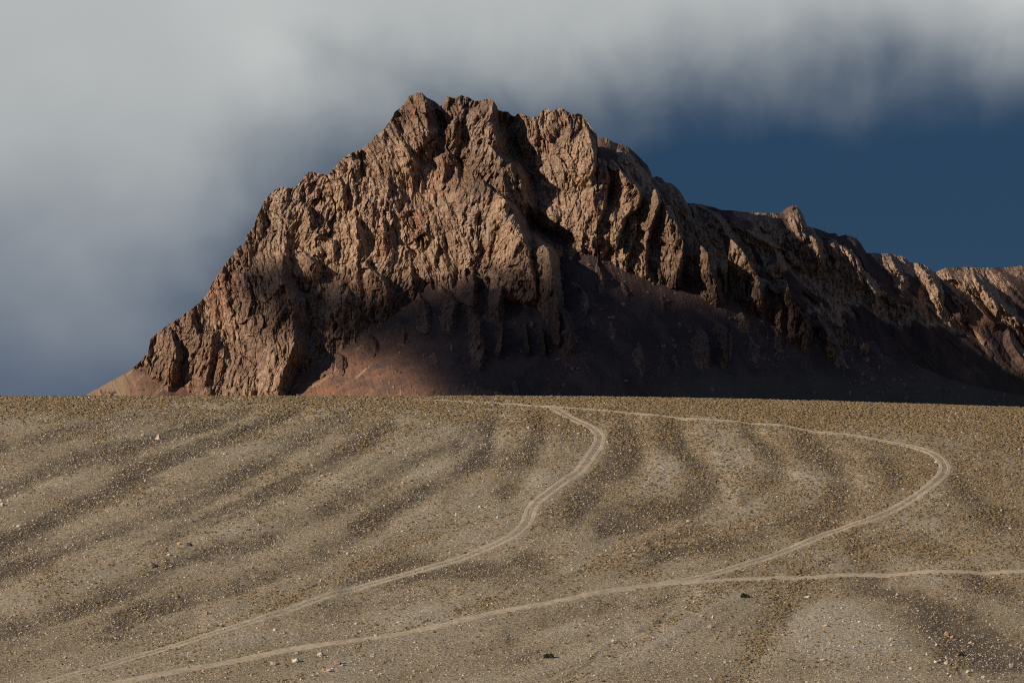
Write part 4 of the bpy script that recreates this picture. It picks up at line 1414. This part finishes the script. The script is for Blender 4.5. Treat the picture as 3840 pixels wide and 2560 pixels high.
def where(px_, py_, skip=()):
    """the nearest landmark and the way to it in the photo"""
    c = sorted((math.hypot(px_ - a, (py_ - b) * 1.6), a, b, n) for a, b, n in LANDMARKS)
    out = []
    for d, a, b, n in c[:4]:
        dx, dy = px_ - a, py_ - b
        far = "close " if d < 90 else ("" if d < 260 else "well ")
        if abs(dx) > 2.2 * abs(dy):
            w = "right of" if dx > 0 else "left of"
        elif abs(dy) > 1.6 * abs(dx):
            w = "below" if dy > 0 else "above"
        else:
            w = ("below" if dy > 0 else "above") + " and " + ("right of" if dx > 0 else "left of")
        out.append(far + w + " " + n)
    return out


used_labels = set(r[5] for r in place if r[5])
order = {}
for i, r in enumerate(place):
    if r[5] is None:
        cand = [f"{SIZEW(r[2])} {TONE[r[4]]} stone {w}" for w in where(r[0], r[1])]
        lab = next((c for c in cand if c not in used_labels), None)
        if lab is None:
            lab = next(f"{c}, {q} one" for c in cand for q in ("farther", "second", "third", "outer") if f"{c}, {q} one" not in used_labels)
        used_labels.add(lab)
        place[i] = r[:5] + (lab, r[6])

PXS = np.array([r[0] for r in place], float); PYS = np.array([r[1] for r in place], float)
bx_, by_ = to_ground(PXS, PYS, base_h)
bz_ = ground_h(bx_, by_)
# settle on the real surface: slide along the line of sight
for _ in range(12):
    rx, rz = ray(PXS, PYS)
    err = bz_ - rz * by_
    by_ = by_ - err / 0.2 * 0.6
    by_ = np.clip(by_, 835, 1150)
    bx_ = rx * by_
    bz_ = ground_h(bx_, by_)
for i, r in enumerate(place):
    mpp = by_[i] / FPX
    w_, h_ = r[2] * mpp / 2, r[3] * mpp
    shape = r[6] if r[6] is not None else random.randrange(9)
    o = bpy.data.objects.new("boulder", boulder_data(shape, r[4]))
    hz = h_ / 1.45 if shape != 9 else h_ / 1.35
    o.scale = (w_ * 1.05, w_ * random.uniform(0.75, 1.0), hz)
    o.location = (bx_[i], by_[i] + w_ * 0.6, float(bz_[i]) + 0.42 * hz)
    o.rotation_euler = (random.uniform(-0.12, 0.12), random.uniform(-0.12, 0.12), random.uniform(-0.5, 0.5) if shape == 9 else random.choice((0, math.pi)) + random.uniform(-0.5, 0.5))
    C.objects.link(o)
    o['label'] = r[5]
    o['category'] = "boulder" if r[2] > 12 else "stone"
    o['group'] = "boulders lying on the gravel slope" if r[2] > 12 else "stones lying on the gravel slope"
    if r[2] <= 12:
        o.name = "stone"


def shrub(px_, py_, w_, h_, label, seed):
    r = np.random.default_rng(seed)
    gx, gy = to_ground(np.array([float(px_)]), np.array([float(py_)]))
    gx, gy = float(gx[0]), float(gy[0])
    gz = float(ground_h(np.array([gx]), np.array([gy]))[0])
    mpp = gy / FPX
    W_, H_ = w_ * mpp / 2, h_ * mpp
    root = bpy.data.objects.new("cushion_shrub", None)
    root.location = (gx, gy, gz)
    C.objects.link(root)
    root['label'] = label; root['category'] = "shrub"; root['group'] = "dark cushion shrubs on the slope"
    # leaves: small tilted blades through the cushion
    n = 2600
    d = r.normal(size=(n, 3)); d[:, 2] = np.abs(d[:, 2]); d /= np.linalg.norm(d, axis=1, keepdims=True)
    lob = 1 + 0.22 * np.sin(d[:, 0] * 5 + seed) + 0.15 * np.sin(d[:, 1] * 7 + 2 * seed)
    p = d * (r.uniform(0.55, 1.0, n) ** 0.5 * lob)[:, None] * np.array([W_, W_ * 0.8, H_])
    q = r.normal(size=(n, 3)); q /= np.linalg.norm(q, axis=1, keepdims=True)
    t = np.cross(q, d); t /= np.linalg.norm(t, axis=1, keepdims=True) + 1e-9
    L_ = r.uniform(0.05, 0.11, n)[:, None]
    V = np.stack([p - t * L_ * 0.5, p + t * L_ * 0.5, p + (d * 0.7 + q * 0.5) * L_ * 2], 1).reshape(-1, 3)
    link("foliage", new_mesh("foliage", V, np.arange(n * 3).reshape(-1, 3), False), MAT_SHRUB, root)
    # stems
    SV, SF = [], []
    for k in range(14):
        a = r.uniform(0, 6.28); e = np.array([math.cos(a) * W_ * 0.8, math.sin(a) * W_ * 0.6, H_ * r.uniform(0.4, 0.9)])
        rad = 0.018; b0 = len(SV)
        for f, rr in ((0.0, rad), (1.0, rad * 0.4)):
            c = e * f
            for m_ in range(4):
                SV.append(c + np.array([math.cos(m_ * 1.57) * rr, math.sin(m_ * 1.57) * rr, -0.05 * (1 - f)]))
        for m_ in range(4):
            SF.append((b0 + m_, b0 + (m_ + 1) % 4, b0 + 4 + (m_ + 1) % 4, b0 + 4 + m_))
    link("stem", new_mesh("stem", np.array(SV), np.array(SF), False), MAT_SHRUB, root)
    return root


shrub(2791, 2240, 30, 13, "round dark shrub just below the wide lower track", 3)
shrub(2059, 2460, 34, 14, "wider dark grey-green shrub near bottom, left of the erosion rill", 5)
shrub(3605, 2452, 17, 11, "small blackish shrub on dark gravel at lower right", 8)

# ------------------------------------------------------------------ fallen rocks on the scree


def scree_rocks():
    n = 15000
    px = rng.uniform(200, 3700, n); py = rng.uniform(960, 1500, n)
    d, at = depth1(px[None], py[None])
    d = d[0]; on = at['rock'][0] < 0.3
    cl = fbm(px / 45, py / 45, 3, 881)
    near = np.interp(px, _cpx, _cc)
    dens = 0.10 + 0.55 * sstep(0.05, 0.5, cl) + 0.25 * sstep(160, 20, np.abs(py - near))
    sky1 = np.interp(px, SKY1[:, 0], SKY1[:, 1])
    keep = on & (rng.random(n) < dens) & (py > sky1 + 15)
    px, py, d = px[keep], py[keep], d[keep]
    rx, rz = ray(px, py)
    size = 0.22 + 0.42 * rng.pareto(2.2, len(px)).clip(0, 5)
    scl = np.stack([size * rng.uniform(0.8, 1.4, len(px)), size * rng.uniform(0.7, 1.2, len(px)), size * rng.uniform(0.6, 1.1, len(px))], 1)
    rot = rng.uniform(-0.7, 0.7, (len(px), 3)); rot[:, 2] *= 4
    scatter("scree_rocks", np.stack([rx * d, d, rz * d], 1), rot, scl, MAT_SCREE_ROCK, 'stone', "loose broken rocks lying on the scree below the cliffs", 9.0)


MAT_SCREE_ROCK = stone_material("scree_rock", (0.13, 0.09, 0.075), (0.22, 0.155, 0.125))
scree_rocks()
